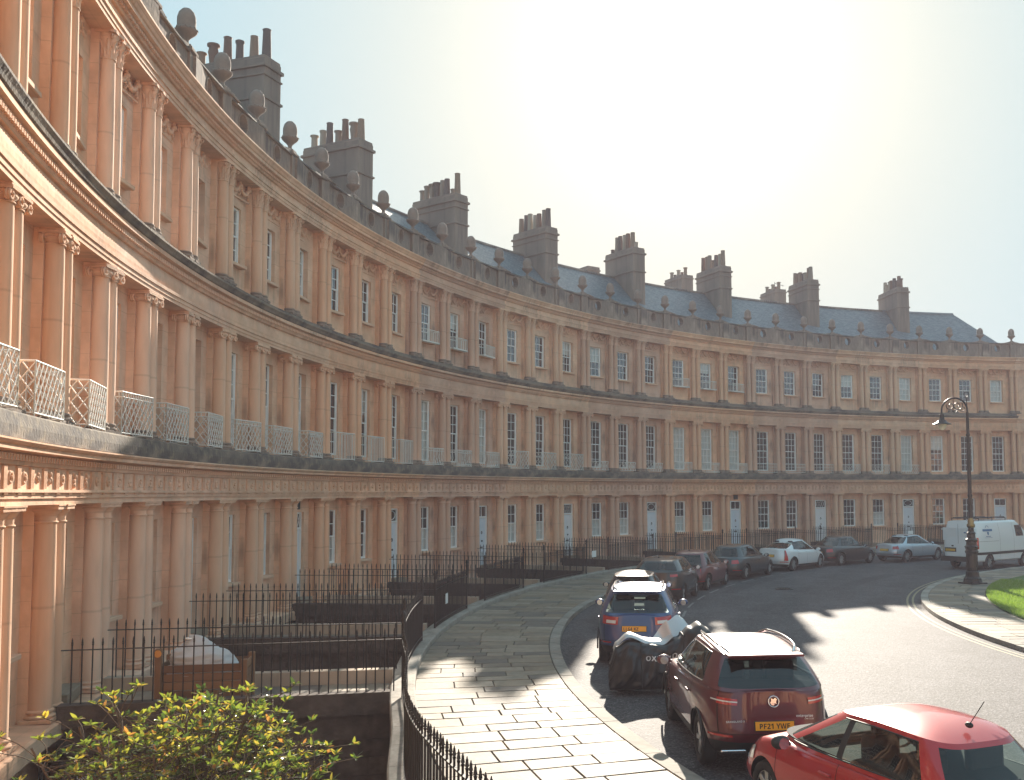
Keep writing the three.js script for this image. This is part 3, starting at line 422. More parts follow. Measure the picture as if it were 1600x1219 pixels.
const COLS = [[GFc, .05], [FFc, 4.815], [SFc, 9.29]];
function addPair(h, f, sm) {
  for (const s of [-1, 1]) COLS.forEach(([c, y], i) => { const ff = f + s * (.225 - .012 * i) / R, [x, , z] = L3(ff, .28 - .008 * i, 0); const m = mesh('column', c.shaft, sm, h); m.position.set(x, y, z); m.rotation.y = ff; mesh('base', c.base, i ? M.sootstone : sm, m); mesh('capital', c.cap, sm, m); });
  const [x, , z] = L3(f, 0, 0), p = mesh('pedestal', pedestal, M.sootstone, h); p.position.set(x, 0, z); p.rotation.y = f; mesh('acorn_finial', finialG, M.finial, p);
}
HOUSES.forEach((H, n) => {
  const h = thing('town_house', H.label, 'house', GRP); place(h, H.k + 1.5, R);
  const last = H.k === 23, SM = M.stones[[0, 1, 3, 0, 1, 2, 0, 2, 1, 2, 0, 1][n]];
  mesh('wall', G.wall, SM, h); mesh('plinth', G.plinth, SM, h); mesh('string_course', G.band, M.plaster, h);
  const a = mesh('ground_floor_entablature', G.e1, SM, h); mesh('dentil_course', G.dent1, SM, a, 'stuff'); mesh('carved_frieze', G.frieze, SM, a, 'stuff'); mesh('balcony_ledge', G.block1, M.crust, a);
  const b = mesh('first_floor_entablature', G.e2, SM, h); mesh('dentil_course', G.dent2, SM, b, 'stuff'); mesh('weathered_ledge', G.block2, M.crust, b);
  const c = mesh('top_entablature', G.e3, SM, h); mesh('dentil_course', G.dent3, SM, c, 'stuff');
  for (let j = 0; j < 3; j++) {
    const f = (j - 1) * DA, [x, , z] = L3(f, 0, 0);
    const pb = mesh('parapet', parapetBay, M.sootstone, h); { pb.position.set(L3(f, 0, 0)[0], 0, L3(f, 0, 0)[2]); pb.rotation.y = f; }
    addWindow(h, 'second', f, H.k >= 20 && (j + H.k) % 3 === 1 ? 'blind' : (n * 5 + j * 3) % 7 < 2 ? 'roller' : ''); addWindow(h, 'first', f, (H.blind || []).includes(j) ? 'blind' : (n * 3 + j * 5) % 8 === 1 ? 'roller' : '');
    if (j < 2) addWindow(h, 'ground', f, (H.net || []).includes(j) ? 'net' : ''); else addDoor(h, f, n + 2);
    if (H.k < -1) addWindow(h, 'basement', f, '');
    const sw = mesh('carved_garland', G.swag, SM, h, 'stuff'); sw.position.set(x, 0, z); sw.rotation.y = f; const as = mesh('astragal', G.astragal, SM, h); as.position.set(x, 0, z); as.rotation.y = f;
    if (H.bal) { const B = mesh('balcony', balcony(H.bal), M.balcony, h); B.position.set(x, 4.825, z); B.rotation.y = f; if (['cross', 'crossgrid', 'grid'].includes(H.bal)) B.position.y = 4.86; }
    if (H.sill) { const B = mesh('window_guard', balcony('sill'), M.balcony, h); B.position.set(x, 10.1, z); B.rotation.y = f; }
    addPair(h, (j - 1.5) * DA, SM);
  }
  if (H.plaque) { const [x, , z] = L3(DA, .015, 0), p = mesh('plaque', rbox(.42, .3, .03, .01), M.plaque, h); p.position.set(x, 3.29, z); p.rotation.y = DA; }
  mesh('coping', G.coping, M.crust, h);
  mesh('roof_gutter', G.gutter, M.lead, h);
  if (!last) { const r = mesh('roof', G.roof, M.slate, h); mesh('ridge_tiles', G.ridge, M.sootstone, r); }
  mesh('rear_wall', G.back, SM, h);
  if (H.stack) { addStack(h, -HF + .05 * DA, H.stack); }
  if (last) {                                                   // hipped end, the closing pair and the return wall
    addPair(h, HF, SM); const e = HF, x1 = HF + .28 * DA * 1.4;
    for (const [nm, pr, m] of [['ground_floor_entablature', E1, M.stone], ['first_floor_entablature', E2, M.stone], ['top_entablature', E3, M.stone]]) mesh(nm, sweep(pr, HF + .0001, x1, 4), m, h);
    const w = new Quads(); w.wall(HF, x1, AREA_Y, 13.5); mesh('wall', w.geo(), M.stone, h); mesh('parapet', sweep([[-.08, 13.48], [.22, 13.48], [.22, 14.46], [.26, 14.47], [.26, 14.56], [-.12, 14.56]], HF, x1, 4), M.sootstone, h); mesh('balcony_ledge', sweep([[0, 4.432], [.655, 4.432], [.64, 4.8], [0, 4.815]], HF, x1, 4), M.crust, h);
    const [gx, , gz] = L3(x1, 0, 0); const P = (f, p, y) => L3(f, p, y), fr = -HF + 2.25 * DA, q = new Quads();
    const rg = roofGeo(-HF, fr); const hip = new Quads(); hip.quad(P(fr, RP, RIDGE), P(x1, -.42, 13.62), P(x1, -.42, 13.62), P(fr, -.42, 13.62), [0, 5], [3, 0], [3, 0], [0, 0]); hip.quad(P(fr, RP, RIDGE), P(fr, BACKP, 13.3), P(x1, BACKP, 13.3), P(x1, -.42, 13.62), [0, 5], [3, 0], [6, 0], [9, 0]);
    const r = mesh('roof', join([rg, hip.geo()]), M.slate, h); mesh('ridge_tiles', sweep([[RP + .14, RIDGE - .08], [RP + .06, RIDGE + .07], [RP - .06, RIDGE + .07], [RP - .14, RIDGE - .08]], -HF, fr, 12), M.lead, r);
    mesh('return_wall', join([(() => { const s = box(.4, 13.5 - AREA_Y, 9.6, 0, (13.5 + AREA_Y) / 2, -4.9); return at(s, gx, 0, gz, x1); })()]), M.stone, h);
  }
  if (n === 0) { const g = mesh('gable_wall', gable, M.stone, h); const [x, , z] = L3(-HF, 0, 0); g.position.set(x, 0, z); g.rotation.y = -HF; }
  if (H.k === 20) { const o = [bar(V3(0, 14, 0), V3(0, 20.0, 0), .02), bar(V3(0, 19.9, 0), V3(.85, 19.75, 0), .014)]; for (let i = 0; i < 6; i++) o.push(bar(V3(.12 + i * .13, 19.88 - i * .023, -.15), V3(.12 + i * .13, 19.88 - i * .023, .15), .007)); const ae = mesh('television_aerial', join(o), M.iron, h), [x, , z] = L3(-HF + .45 * DA, -8.2, 0); ae.position.set(x, 0, z); }
  if (H.k === 2) { const o = [bar(V3(0, 14, 0), V3(0, 19.05, 0), .022), bar(V3(-.1, 18.95, 0), V3(1.35, 18.83, .1), .014), bar(V3(.05, 18.95, 0), V3(.42, 19.35, 0), .01)]; for (let i = 0; i < 11; i++) o.push(bar(V3(.2 + i * .11, 18.93 - i * .009, -.16), V3(.2 + i * .11, 18.93 - i * .009, .18), .006)); const ae = mesh('television_aerial', join(o), M.iron, h), [x, , z] = L3(-HF + .62 * DA, -3.2, 0); ae.position.set(x, 0, z); ae.rotation.y = .4; }
});
{ // the other two thirds of the circle, out of frame: they stand in the sun and throw its light back
  const cm = [[G.wall, M.stone, 'wall'], [G.e1, M.stone, 'entablature'], [G.e2, M.stone, 'entablature'], [G.e3, M.stone, 'entablature'], [G.block1, M.crust, 'ledge'], [G.roof, M.slate, 'roof'], [G.coping, M.sootstone, 'coping'], [G.back, M.stone, 'rear_wall']];
  const par = sweep([[-.08, 13.48], [.2, 13.48], [.2, 14.46], [-.08, 14.46]], -HF, HF, 8);
  for (const base of [26 + 12 / 3 - .0, 66]) for (let i = 0; i < 12; i++) { const h = thing('far_town_house', 'stone terraced house across the circle, out of frame', 'house', 'houses on the other side of the circle'); place(h, base + 1.5 + i * 3, R); for (const [g, m, nm] of cm) mesh(nm, g, m, h); mesh('parapet', par, M.sootstone, h); const bl = new Quads(); bl.wall(-HF, HF, AREA_Y, 13.5, -.5); mesh('dark_rooms', bl.geo(), M.pane, h); }
}
// ---------------------------------------------------------------- areas below the pavement, bridges to the doors, railings
structure('area_floor', ringGeo(42.5, 48.7, -10.05, 26.6, AREA_Y, 120), M.grimeShade, 'sunken floor of the basement areas');
{ const w = []; const q = new Quads(); for (let i = 0; i < 148; i++) { const a = -10.05 + i * .2485, b = a + .2485, pts = [[a, 0], [b, 0]].map(([k]) => k); const r1 = railR(a) + .28, r2 = railR(b) + .28, A = onRing(a, r1, AREA_Y), B = onRing(b, r2, AREA_Y), C = onRing(b, r2, -.1), D = onRing(a, r1, -.1); q.quad(A.toArray(), B.toArray(), C.toArray(), D.toArray(), [a * 2.2, 0], [b * 2.2, 0], [b * 2.2, 2.6], [a * 2.2, 2.6]); } structure('retaining_wall', q.geo(), M.grimeShade, 'retaining wall under the pavement railings'); }
{ const cop = structure('coping_kerb', ringGeo(42.3, 42.3001, -10, -9.99, -.2, 1), M.mortar, 'stone coping that carries the railings');
  for (let k = -10; k < 26.5; k += .5) { const a = k + .003, b = k + .497, ps = [], us = [], c = (kk, d, y) => { const p = onRing(kk, railR(kk) + d, y); ps.push(p.x, p.y, p.z); us.push(kk * 2.2, d * 2 + y); }; for (const [d, y] of [[-.16, -.12], [-.16, .105], [-.135, .13], [.26, .13], [.285, .105], [.285, -.12]]) { c(a, d, y); c(b, d, y); } const ix = []; for (let q = 0; q < 5; q++) ix.push(q * 2, q * 2 + 1, q * 2 + 2, q * 2 + 1, q * 2 + 3, q * 2 + 2); for (const e of [0, 1]) ix.push(e, 2 + e, 8 + e, e, 8 + e, 10 + e, 2 + e, 4 + e, 8 + e, 4 + e, 6 + e, 8 + e); mesh('coping_stone', flat(build(ps, ix, us)), M.kerb, cop); } }
const barGeo = (h) => join([cyl(.0125, .0125, h, 6, 0, h / 2, 0), cyl(.0125, .021, .03, 6, 0, h - .09, 0), cyl(.02, .004, .09, 6, 0, h - .02, 0)]);
const BARF = barGeo(1.17), BARC = barGeo(1.05);
HOUSES.forEach((H, n) => {
  const kd = H.k + 2, ke = H.k + 3, rl = railR(kd + .5);
  if (n) {
  // bridge
  const br = thing('entrance_bridge', ['', 'stone bridge nearest the viewpoint with a white sack standing on it', 'second stone bridge from the left leading to a front door', 'third stone bridge from the left, to the door under a plaque', 'fourth stone bridge from the left, before the barred balconies'][n] || 'stone bridge over the area to the front door ' + ['of the house with bowed balconies', 'of the house with diamond lattice balconies', 'below ring and cross balconies', 'with an oval fanlight', 'of the house with gridded balconies', 'behind the silver saloon', 'behind the white van'][n - 5], 'bridge', 'bridges to the front doors');
  br.position.copy(onRing(kd + .5, rl, 0)); const inv = br.position.clone().negate();
  const put = (nm, g, m, kind) => { g.translate(inv.x, inv.y, inv.z); return mesh(nm, g, m, br, kind); };
  put('deck', blockGeo(rl + .28, 48.02, kd, ke, -.55, -.004, 4), M.grimeShade);
  put('vault_wall', blockGeo(rl + .28, 48.0, kd + .04, kd + .14, AREA_Y, -.55, 1), M.grimeShade); put('vault_wall', blockGeo(rl + .28, 48.0, ke - .14, ke - .04, AREA_Y, -.55, 1), M.grimeShade);
  for (const k of [kd, ke]) put('kerb_wall', blockGeo(rl + .28, 48.0, k - .055, k + .055, -.12, .25, 1), k === kd ? M.grimeShade : M.plaster);
  for (let i = 0; i < 4; i++) { const q = rng(n * 7 + i); put('deck_flag', flagGeo(kd + .07, ke - .07, lerp(rl + .3, 47.95, i / 4), lerp(rl + .3, 47.95, (i + 1) / 4), -.03, .004, .014, .006, [q() * .006, q() * .006, q() * .006, 0]), M.flag[(i + n) % 5]); }
  if (n === 1) for (let c = 0; c < 7; c++) { const q = rng(40 + c); let r0 = rl + .3 - (c % 2) * .0; const y0 = AREA_Y + .02 + c * .31; let first = c % 2; while (r0 < 47.85) { const l = first ? .32 : .5 + .35 * q(), r1 = Math.min(47.9, r0 + l); first = 0; if (!(r1 > 46.15 && r0 < 47.72 && y0 < -.8)) put('stone_block', blockGeo(r0 + .006, r1 - .006, kd + .028 - .006 * q(), kd + .05, y0 + .006, Math.min(y0 + .304, -.56), 1), q() < .5 ? M.grimeShade : M.sootdark); r0 = r1; } }  // facing blocks vary that dark tone, painted pit shade included
  if (n === 1) { const o = []; const f = (r, y) => onRing(kd + .028, r, y); for (const [r0, r1, y0, y1] of [[46.2, 46.34, -2.7, -1.0], [47.55, 47.69, -2.7, -1.0], [46.2, 47.69, -1.0, -.88]]) o.push(blockGeo(r0, r1, kd + .0, kd + .03, y0, y1, 1)); put('vault_door_frame', join(o), M.white); put('vault_doorway', blockGeo(46.34, 47.55, kd + .02, kd + .036, -2.7, -1.0, 1), M.dark); }
  }
  // railing: across at the bay line, along the pavement, across again
  const near = H.k <= 2, rail = thing('area_railing', 'black iron area railing ' + ['at the near end, at the bottom of the photo', 'round the nearest sunken area, above the glossy shrub', 'round the second sunken area from the left', 'round the third sunken area from the left', 'below the upright barred balconies', 'below the bowed balconies', 'below the close diamond lattice balconies', 'below the low ring and cross balconies', 'below the house with pale first-floor blinds', 'below the gridded balconies', 'behind the black and silver saloons', 'behind the white van'][n], 'railing', 'iron railings round the basement areas');
  rail.position.copy(onRing(H.k + 1, railR(H.k + 1), .13)); const io = rail.position.clone().negate(); const r = rng(n + 900), bars = [];
  const addBar = (p, g, y) => { if (near) { const m = mesh('bar', g, M.iron, rail); m.position.set(p.x + io.x, y + io.y, p.z + io.z); m.rotation.set((r() - .5) * .012, 0, (r() - .5) * .012); } else { const c = g.clone(); c.translate(p.x + io.x, y + io.y, p.z + io.z); bars.push(c); } };
  const runRail = (pts, y) => { const q = pts.map(p => V3(p.x + io.x, y + io.y, p.z + io.z)), o = []; for (let i = 0; i + 1 < q.length; i++) { const a = q[i], b = q[i + 1], d = b.clone().sub(a), L = d.length(); o.push(at(box(.042, .016, L + .01), (a.x + b.x) / 2, a.y, (a.z + b.z) / 2, Math.atan2(d.x, d.z))); } mesh('rail', join(o), M.iron, rail); };
  const k0 = n === 1 ? -7 : H.k, k1 = n === 0 ? -7 : kd;
  const kk = []; for (let i = 0; i <= 20; i++) kk.push(lerp(k0, k1, i / 20));
  runRail(kk.map(k => onRing(k, railR(k) + .06, 0)), 1.12); runRail(kk.map(k => onRing(k, railR(k) + .06, 0)), .24);
  const nb = Math.round((k1 - k0) * 42.5 * DA / .135); for (let i = 0; i <= nb; i++) { const k = lerp(k0, k1, i / nb); addBar(onRing(k, railR(k) + .06, 0), BARF, .12); }
  for (const k of n ? (n === 1 ? [kd] : [H.k, kd]) : []) { const r0 = railR(k) + .06, r1 = 47.98; runRail([onRing(k, r0, 0), onRing(k, r1, 0)], 1.12); const m = Math.round((r1 - r0) / .155); for (let i = 1; i < m; i++) addBar(onRing(k, lerp(r0, r1, i / m), 0), BARC, .24); }
  for (const k of n ? (n === 1 ? [kd] : [H.k, kd]) : []) { const p = onRing(k, railR(k) + .06, 0), o = join([cyl(.026, .026, 1.3, 8, 0, .65, 0), lathe([[.04, 1.28], [.045, 1.32], [.03, 1.36], [.05, 1.41], [.03, 1.47], [0, 1.5]], 10)]); const m = mesh('post', o, M.iron, rail); m.position.set(p.x + io.x, .12 + io.y, p.z + io.z); }
  if (bars.length) mesh('bars', join(bars), M.iron, rail, 'stuff');
});
for (const [k, y, w, lb] of [[7.3, .95, .42, 'small white notice on the railings above the dark hatchback'], [20.45, .95, .42, 'small white notice on the railings left of the silver saloon'], [-.35, .75, .3, 'small white notice tilted on the railings near the third bridge']]) { const s = thing('notice', lb, 'notice', 'notices on the railings'); place(s, k, railR(k) - .0, y); mesh('board', rbox(w, .28, .015, .004), M.white, s); mesh('clip', join([box(.03, .05, .06, -.12, .1, -.03), box(.03, .05, .06, .12, .1, -.03)]), M.iron, s); }

// ---------------------------------------------------------------- vehicles
// local axes: +x forward, +y up, +z to the right-hand side; origin on the road under the middle of the car
const evalr = new Evaluator(); evalr.useGroups = true; evalr.attributes = ['position', 'normal', 'uv'];
const CM = {
  tyre: std({ color: rgb(.018, .018, .019), roughness: .85 }), rim: std({ color: rgb(.42, .43, .44), roughness: .3, metalness: .85 }), rimDark: std({ color: rgb(.08, .08, .085), roughness: .35, metalness: .7 }),
  trim: std({ color: rgb(.022, .022, .023), roughness: .6 }), well: std({ color: rgb(.01, .01, .01), roughness: 1 }), seat: std({ color: rgb(.035, .035, .04), roughness: .85 }), cabin: std({ color: rgb(.03, .03, .032), roughness: .9 }),
  chrome: std({ color: rgb(.75, .76, .77), roughness: .12, metalness: 1 }), lampRed: phy({ color: rgb(.42, .012, .014), roughness: .12, clearcoat: 1 }), lampClear: phy({ color: rgb(.62, .62, .60), roughness: .1, clearcoat: 1 }), lampAmber: phy({ color: rgb(.55, .18, .03), roughness: .15, clearcoat: 1 }),
  glass: phy({ color: rgb(.55, .62, .60), roughness: .015, ior: 1.52, transmission: 1, thickness: 0 }), tint: phy({ color: rgb(.20, .24, .25), roughness: .02, ior: 1.6, transmission: 1, thickness: 0 }),
};
const paint = (r, g, b, o = {}) => phy({ color: rgb(r, g, b), roughness: .36, metalness: .25, clearcoat: 1, clearcoatRoughness: .05, ...o });
function canvasTex(w, h, draw) { const c = document.createElement('canvas'); c.width = w; c.height = h; draw(c.getContext('2d'), w, h); const t = new THREE.CanvasTexture(c); t.colorSpace = THREE.SRGBColorSpace; t.anisotropy = 8; return t; }
const plateMat = (text, x = .5) => std({ roughness: .4, map: canvasTex(520, 112, (g, w, h) => { g.fillStyle = '#f2a222'; g.fillRect(0, 0, w, h); g.fillStyle = '#16130f'; g.font = 'bold 92px sans-serif'; g.textBaseline = 'middle'; g.textAlign = x === .5 ? 'center' : 'left'; g.fillText(text, x === .5 ? w / 2 : 22, h / 2 + 4, w - 40); }) });
const blankPlate = std({ roughness: .4, color: rgb(.62, .36, .05) });
function wheelGeo(r, w, spokes, wide) {
  const t = lathe([[r * .66, -w / 2], [r * .9, -w / 2], [r * .97, -w * .42], [r, -w * .25], [r, w * .25], [r * .97, w * .42], [r * .9, w / 2], [r * .66, w / 2], [r * .62, w * .3], [r * .62, -w * .3], [r * .66, -w / 2]], 36); t.rotateX(Math.PI / 2);
  const o = []; const dish = lathe([[0, .02], [r * .16, .02], [r * .2, -.02], [r * .56, -.05], [r * .6, -.02], [r * .655, .02], [r * .66, .03], [r * .6, .03]], 36); dish.rotateX(Math.PI / 2); o.push(dish);
  for (let i = 0; i < spokes; i++) { const a = i / spokes * 6.2832, s = rbox(r * .52, wide, .045, .012, r * .36, 0, 0); s.rotateZ(a); s.translate(0, 0, .015); o.push(s); }
  const disc = new THREE.CylinderGeometry(r * .5, r * .5, .02, 24); disc.rotateX(Math.PI / 2); disc.translate(0, 0, -.07);
  return { tyre: t, rim: join(o), disc };
}
const WH = {};
function makeCar(o) {
  const { L, W, wb, wr } = o, hL = L / 2, hW = W / 2, n = o.n || 4.6, ys = o.sill, rx = o.rearX;   // rearX: x of the rear axle
  const root = thing(o.name, o.label, o.cat || 'car', 'cars parked along the kerb');
  // --- lower body
  const ev = (pts, x) => { if (x <= pts[0][0]) return pts[0][1]; for (let i = 0; i + 1 < pts.length; i++) if (x <= pts[i + 1][0]) { const [a, ya] = pts[i], [b, yb] = pts[i + 1], t = (x - a) / (b - a), m0 = i ? (yb - pts[i - 1][1]) / (b - pts[i - 1][0]) : (yb - ya) / (b - a), m1 = i + 2 < pts.length ? (pts[i + 2][1] - ya) / (pts[i + 2][0] - a) : (yb - ya) / (b - a), d = b - a, t2 = t * t, t3 = t2 * t; return (2 * t3 - 3 * t2 + 1) * ya + (t3 - 2 * t2 + t) * d * m0 + (-2 * t3 + 3 * t2) * yb + (t3 - t2) * d * m1; } return pts[pts.length - 1][1]; };
  const top = (x) => ev(o.deck, x), low = (x) => ys + .05 * smooth(hL - .7, hL, Math.abs(x));
  const prof = (pts, s) => ev(pts, s);
  const wS = o.wide || [[0, .90], [.12, .955], [.3, .99], [.52, 1], [.72, .985], [.88, .955], [.97, .925], [1, .89]];
  const rS = o.tail || [[0, .16], [.15, .05], [.35, 0], [.55, .02], [.75, .06], [1, .12]], fS = o.nose || [[0, .14], [.2, .02], [.45, 0], [.7, .08], [1, .24]];
  const tub = (t, s) => { const c = Math.cos(t), q = Math.sin(t), ux = Math.sign(c) * Math.pow(Math.abs(c), 2 / n), uz = Math.sign(q) * Math.pow(Math.abs(q), 2 / n); const x = ux > 0 ? ux * (hL - prof(fS, s)) : ux * (hL - prof(rS, s)); return V3(x, lerp(low(x), top(x), s), uz * hW * prof(wS, s) * (1 - .035 * Math.pow(Math.abs(x / hL), 3))); };
  const T = 112, S = 18, Q = 7, pos = [], idx = [], uv = [];
  for (let j = 0; j <= S; j++) for (let i = 0; i < T; i++) { const p = tub((i + .5) / T * 2 * Math.PI, j / S); pos.push(p.x, p.y, p.z); uv.push(i / T, j / S); }
  for (let j = 0; j < S; j++) for (let i = 0; i < T; i++) { const a = j * T + i, b = j * T + (i + 1) % T; idx.push(a, a + T, b, b, a + T, b + T); }
  const lid = (s0, sign, crown) => { let prev = s0 === 1 ? S * T : 0; for (let q = 1; q <= Q; q++) { const f = 1 - q / Q, base = pos.length / 3; for (let i = 0; i < T; i++) { const p = tub((i + .5) / T * 2 * Math.PI, s0); p.z *= f; p.y += crown * (1 - f * f) * smooth(hL, hL - .25, Math.abs(p.x)); pos.push(p.x, p.y, p.z); uv.push(i / T, 1 + q / Q); } for (let i = 0; i < T; i++) { const a = prev + i, b = prev + (i + 1) % T, c = base + i, d = base + (i + 1) % T; if (sign > 0) idx.push(a, c, b, b, c, d); else idx.push(a, b, c, b, d, c); } prev = base; } };
  lid(1, 1, o.crown || .035); lid(0, -1, 0);
  let tubG = build(pos, idx, uv);
  const cut = []; for (const ax of [rx, rx + wb]) for (const s of [-1, 1]) { const c = new THREE.CylinderGeometry(wr + .055, wr + .055, .34, 36); c.rotateX(Math.PI / 2); c.translate(ax, wr, s * (hW - .14)); cut.push(c); }
  const A = new Brush(norm(tubG), o.paint), B = new Brush(join(cut), CM.well); A.updateMatrixWorld(); B.updateMatrixWorld();
  const res = evalr.evaluate(A, B, SUBTRACTION); res.material = Array.isArray(res.material) ? res.material : [o.paint, CM.well];
  const body = mesh('body', res.geometry, res.material, root);
  // --- patches that lie on the lower body
  const tOf = (x, s) => { const e = x > 0 ? hL - prof(fS, s) : hL - prof(rS, s); return Math.acos(Math.sign(x) * Math.pow(Math.min(1, Math.abs(x) / e), n / 2)); };     // right-hand side, t in 0..pi
  const tRear = (z) => Math.PI - Math.asin(Math.pow(Math.min(1, Math.abs(z) / hW), n / 2)), tFront = (z) => Math.asin(Math.pow(Math.min(1, Math.abs(z) / hW), n / 2));
  const surf = (f, t, s, off) => { const e = .002, p = f(t, s), a = f(t + e, s).sub(f(t - e, s)), b = f(t, Math.min(1, s + e)).sub(f(t, Math.max(0, s - e))), nn = a.cross(b).normalize(); if (nn.dot(V3(p.x * .2, 0, p.z)) + (Math.abs(p.z) < .2 ? nn.x * Math.sign(p.x) : 0) < 0) nn.negate(); return p.addScaledVector(nn, off); };
  const patch = (f, ta, tb, s0, s1, off, nt = 10, ns = 5, side = 1) => { const ps = [], us = [], ix = []; for (let j = 0; j <= ns; j++) { const s = lerp(s0, s1, j / ns), a = typeof ta === 'function' ? ta(s) : ta, b = typeof tb === 'function' ? tb(s) : tb; for (let i = 0; i <= nt; i++) { const p = surf(f, lerp(a, b, i / nt), s, off); ps.push(p.x, p.y, p.z * side); us.push(i / nt, j / ns); } } for (let j = 0; j < ns; j++) for (let i = 0; i < nt; i++) { const q = j * (nt + 1) + i; ix.push(q, q + 1, q + nt + 1, q + 1, q + nt + 2, q + nt + 1); } return build(ps, ix, us); };
  const both = (mk) => join([mk(1), mk(-1)]);
  // black sill and bumper bottoms
  const cl = o.clad || .14, wl = wr + .07; mesh('lower_trim', both(s => join([patch(tub, q => tOf(rx - wl, q), Math.PI, 0, cl + (o.bumper || 0), .005, 14, 3, s), patch(tub, q => tOf(rx + wb - wl, q), q => tOf(rx + wl, q), 0, cl, .005, 10, 3, s), patch(tub, 0, q => tOf(rx + wb + wl, q), 0, cl, .005, 14, 3, s)])), CM.trim, root);
  if (o.clad) { const arch = []; for (const ax of [rx, rx + wb]) for (const s of [-1, 1]) { const g = new THREE.TorusGeometry(wr + .068, .02, 6, 28, Math.PI); g.translate(ax, wr, s * (tub(tOf(ax, .45), .45).z - .012)); arch.push(g); } mesh('wheel_arch_trim', join(arch), CM.trim, root); }
  // lamps
  const R0 = o.lamp; for (const s of [1, -1]) { mesh('rear_lamp', patch(tub, q => tOf(-hL + R0.wrap + R0.lean * (q - R0.s0), q), q => tRear(R0.z), R0.s0, R0.s1, .012, 12, 5, s), CM.lampRed, root); if (R0.clear) mesh('reverse_lamp', patch(tub, q => tRear(R0.z + .26), q => tRear(R0.z + .05), lerp(R0.s0, R0.s1, .15), lerp(R0.s0, R0.s1, .55), .018, 6, 2, s), CM.lampClear, root); mesh('headlamp', patch(tub, q => tFront(hW - .5), q => tOf(hL - .55, q), .62, .86, .01, 10, 4, s), CM.lampClear, root); }
  if (o.reflector) for (const s of [1, -1]) mesh('reflector', patch(tub, tRear(hW * .9), tRear(hW * .62), o.reflector, o.reflector + .035, .012, 6, 1, s), CM.lampRed, root);
  // seams
  if (o.seams) { const g = []; for (const x of o.seams) for (const s of [1, -1]) g.push(patch(tub, q => tOf(x - .004, q), q => tOf(x + .004, q), cl + .02, .985, .003, 1, 14, s)); g.push(...[1, -1].map(s => patch(tub, tRear(hW * .80), tRear(hW * .80) + .02, o.reflector ? o.reflector + .06 : .35, .99, .003, 1, 8, s))); g.push(patch(tub, tRear(hW * .86), 2 * Math.PI - tRear(hW * .86), o.reflector ? o.reflector + .05 : .33, (o.reflector ? o.reflector + .05 : .33) + .008, .003, 24, 1)); mesh('panel_gap', join(g), CM.well, root); const hd = []; for (const x of o.seams.slice(0, 2)) for (const s of [1, -1]) { const p = tub(tOf(x + .16, .86), .80); hd.push(rbox(.2, .03, .035, .012, x + .17, p.y, (p.z + .018) * s)); } mesh('door_handle', join(hd), o.paint, root); }
  // number plate
  { const p = surf(tub, Math.PI - .0001, o.plate.s, .012), q = surf(tub, Math.PI - .0001, o.plate.s + .06, .012), lean = Math.atan2(q.x - p.x, q.y - p.y); const g = new THREE.BoxGeometry(.012, .112, .52); const m = mesh('number_plate', new THREE.PlaneGeometry(.52, .112), o.plate.mat || blankPlate, root); m.position.set(p.x - .008 + (o.plate.dx || 0), p.y, o.plate.z || 0); m.rotation.set(0, -Math.PI / 2, 0, 'YXZ'); m.rotateX(-lean); const bk = mesh('plate_backing', rbox(.54, .13, .02, .006, 0, 0, -.012), CM.trim, m); }
  // --- cabin: window openings between pillars, roof above
  const C = o.cab, nn = C.n || 5, es = (s) => s, lv = (s) => { const e = Math.pow(s, C.curve || .92); return { r: lerp(C.xb[0], C.xt[0], e), f: lerp(C.xb[1], C.xt[1], e), w: lerp(C.wb, C.wt, Math.pow(s, 1.25)), y: lerp(0, 1, s) }; };
  const cab = (t, s) => { const l = lv(s), c = Math.cos(t), q = Math.sin(t), cx = (l.r + l.f) / 2, a = (l.f - l.r) / 2, ux = Math.sign(c) * Math.pow(Math.abs(c), 2 / nn), uz = Math.sign(q) * Math.pow(Math.abs(q), 2 / nn), x = cx + a * ux; const yb = top(x) - .012, yt = C.roof - (C.drop || .05) * Math.pow(Math.max(0, -ux), 2) - .05 * Math.pow(Math.max(0, ux), 2); return V3(x, lerp(yb, yt, s), uz * l.w * (1 - .05 * ux * ux)); };
  const cX = (x, s) => { const l = lv(s), cx = (l.r + l.f) / 2, a = (l.f - l.r) / 2, u = clamp((x - cx) / a, -1, 1); return Math.acos(Math.sign(u) * Math.pow(Math.abs(u), nn / 2)); };
  const s0 = .1, s1 = .9, tA = Math.asin(Math.pow(C.frontF || .86, nn / 2)), tC = Math.PI - Math.asin(Math.pow(C.rearF || .84, nn / 2)), xA = (s) => lv(s).f - C.aP, xC = (s) => lerp(C.xc[0], C.xc[1], s), B0 = C.B - .05, B1 = C.B + .05;
  const shell = [], glassF = [], glassR = [], sideF = [[], []], sideR = [[], []], bp = [];
  [1, -1].forEach((sd, k) => {
    const P = (a, b, q0, q1, nt, ns) => patch(cab, a, b, q0, q1, 0, nt, ns, sd);
    shell.push(P(0, Math.PI, 0, s0, 60, 2), P(0, Math.PI, s1, 1, 60, 2));
    shell.push(P(tA, q => cX(xA(q), q), s0, s1, 6, 8), P(q => cX(xC(q), q), tC, s0, s1, 14, 8));
    bp.push(P(q => cX(B1, q), q => cX(B0, q), s0, s1, 2, 8));
    glassF.push(P(0, tA, s0, s1, 10, 8)); glassR.push(P(tC, Math.PI, s0, s1, 10, 8));
    sideF[k].push(P(q => cX(xA(q), q), q => cX(B1, q), s0, s1, 10, 8)); sideR[k].push(P(q => cX(B0, q), q => cX(xC(q), q), s0, s1, 10, 8));
  });
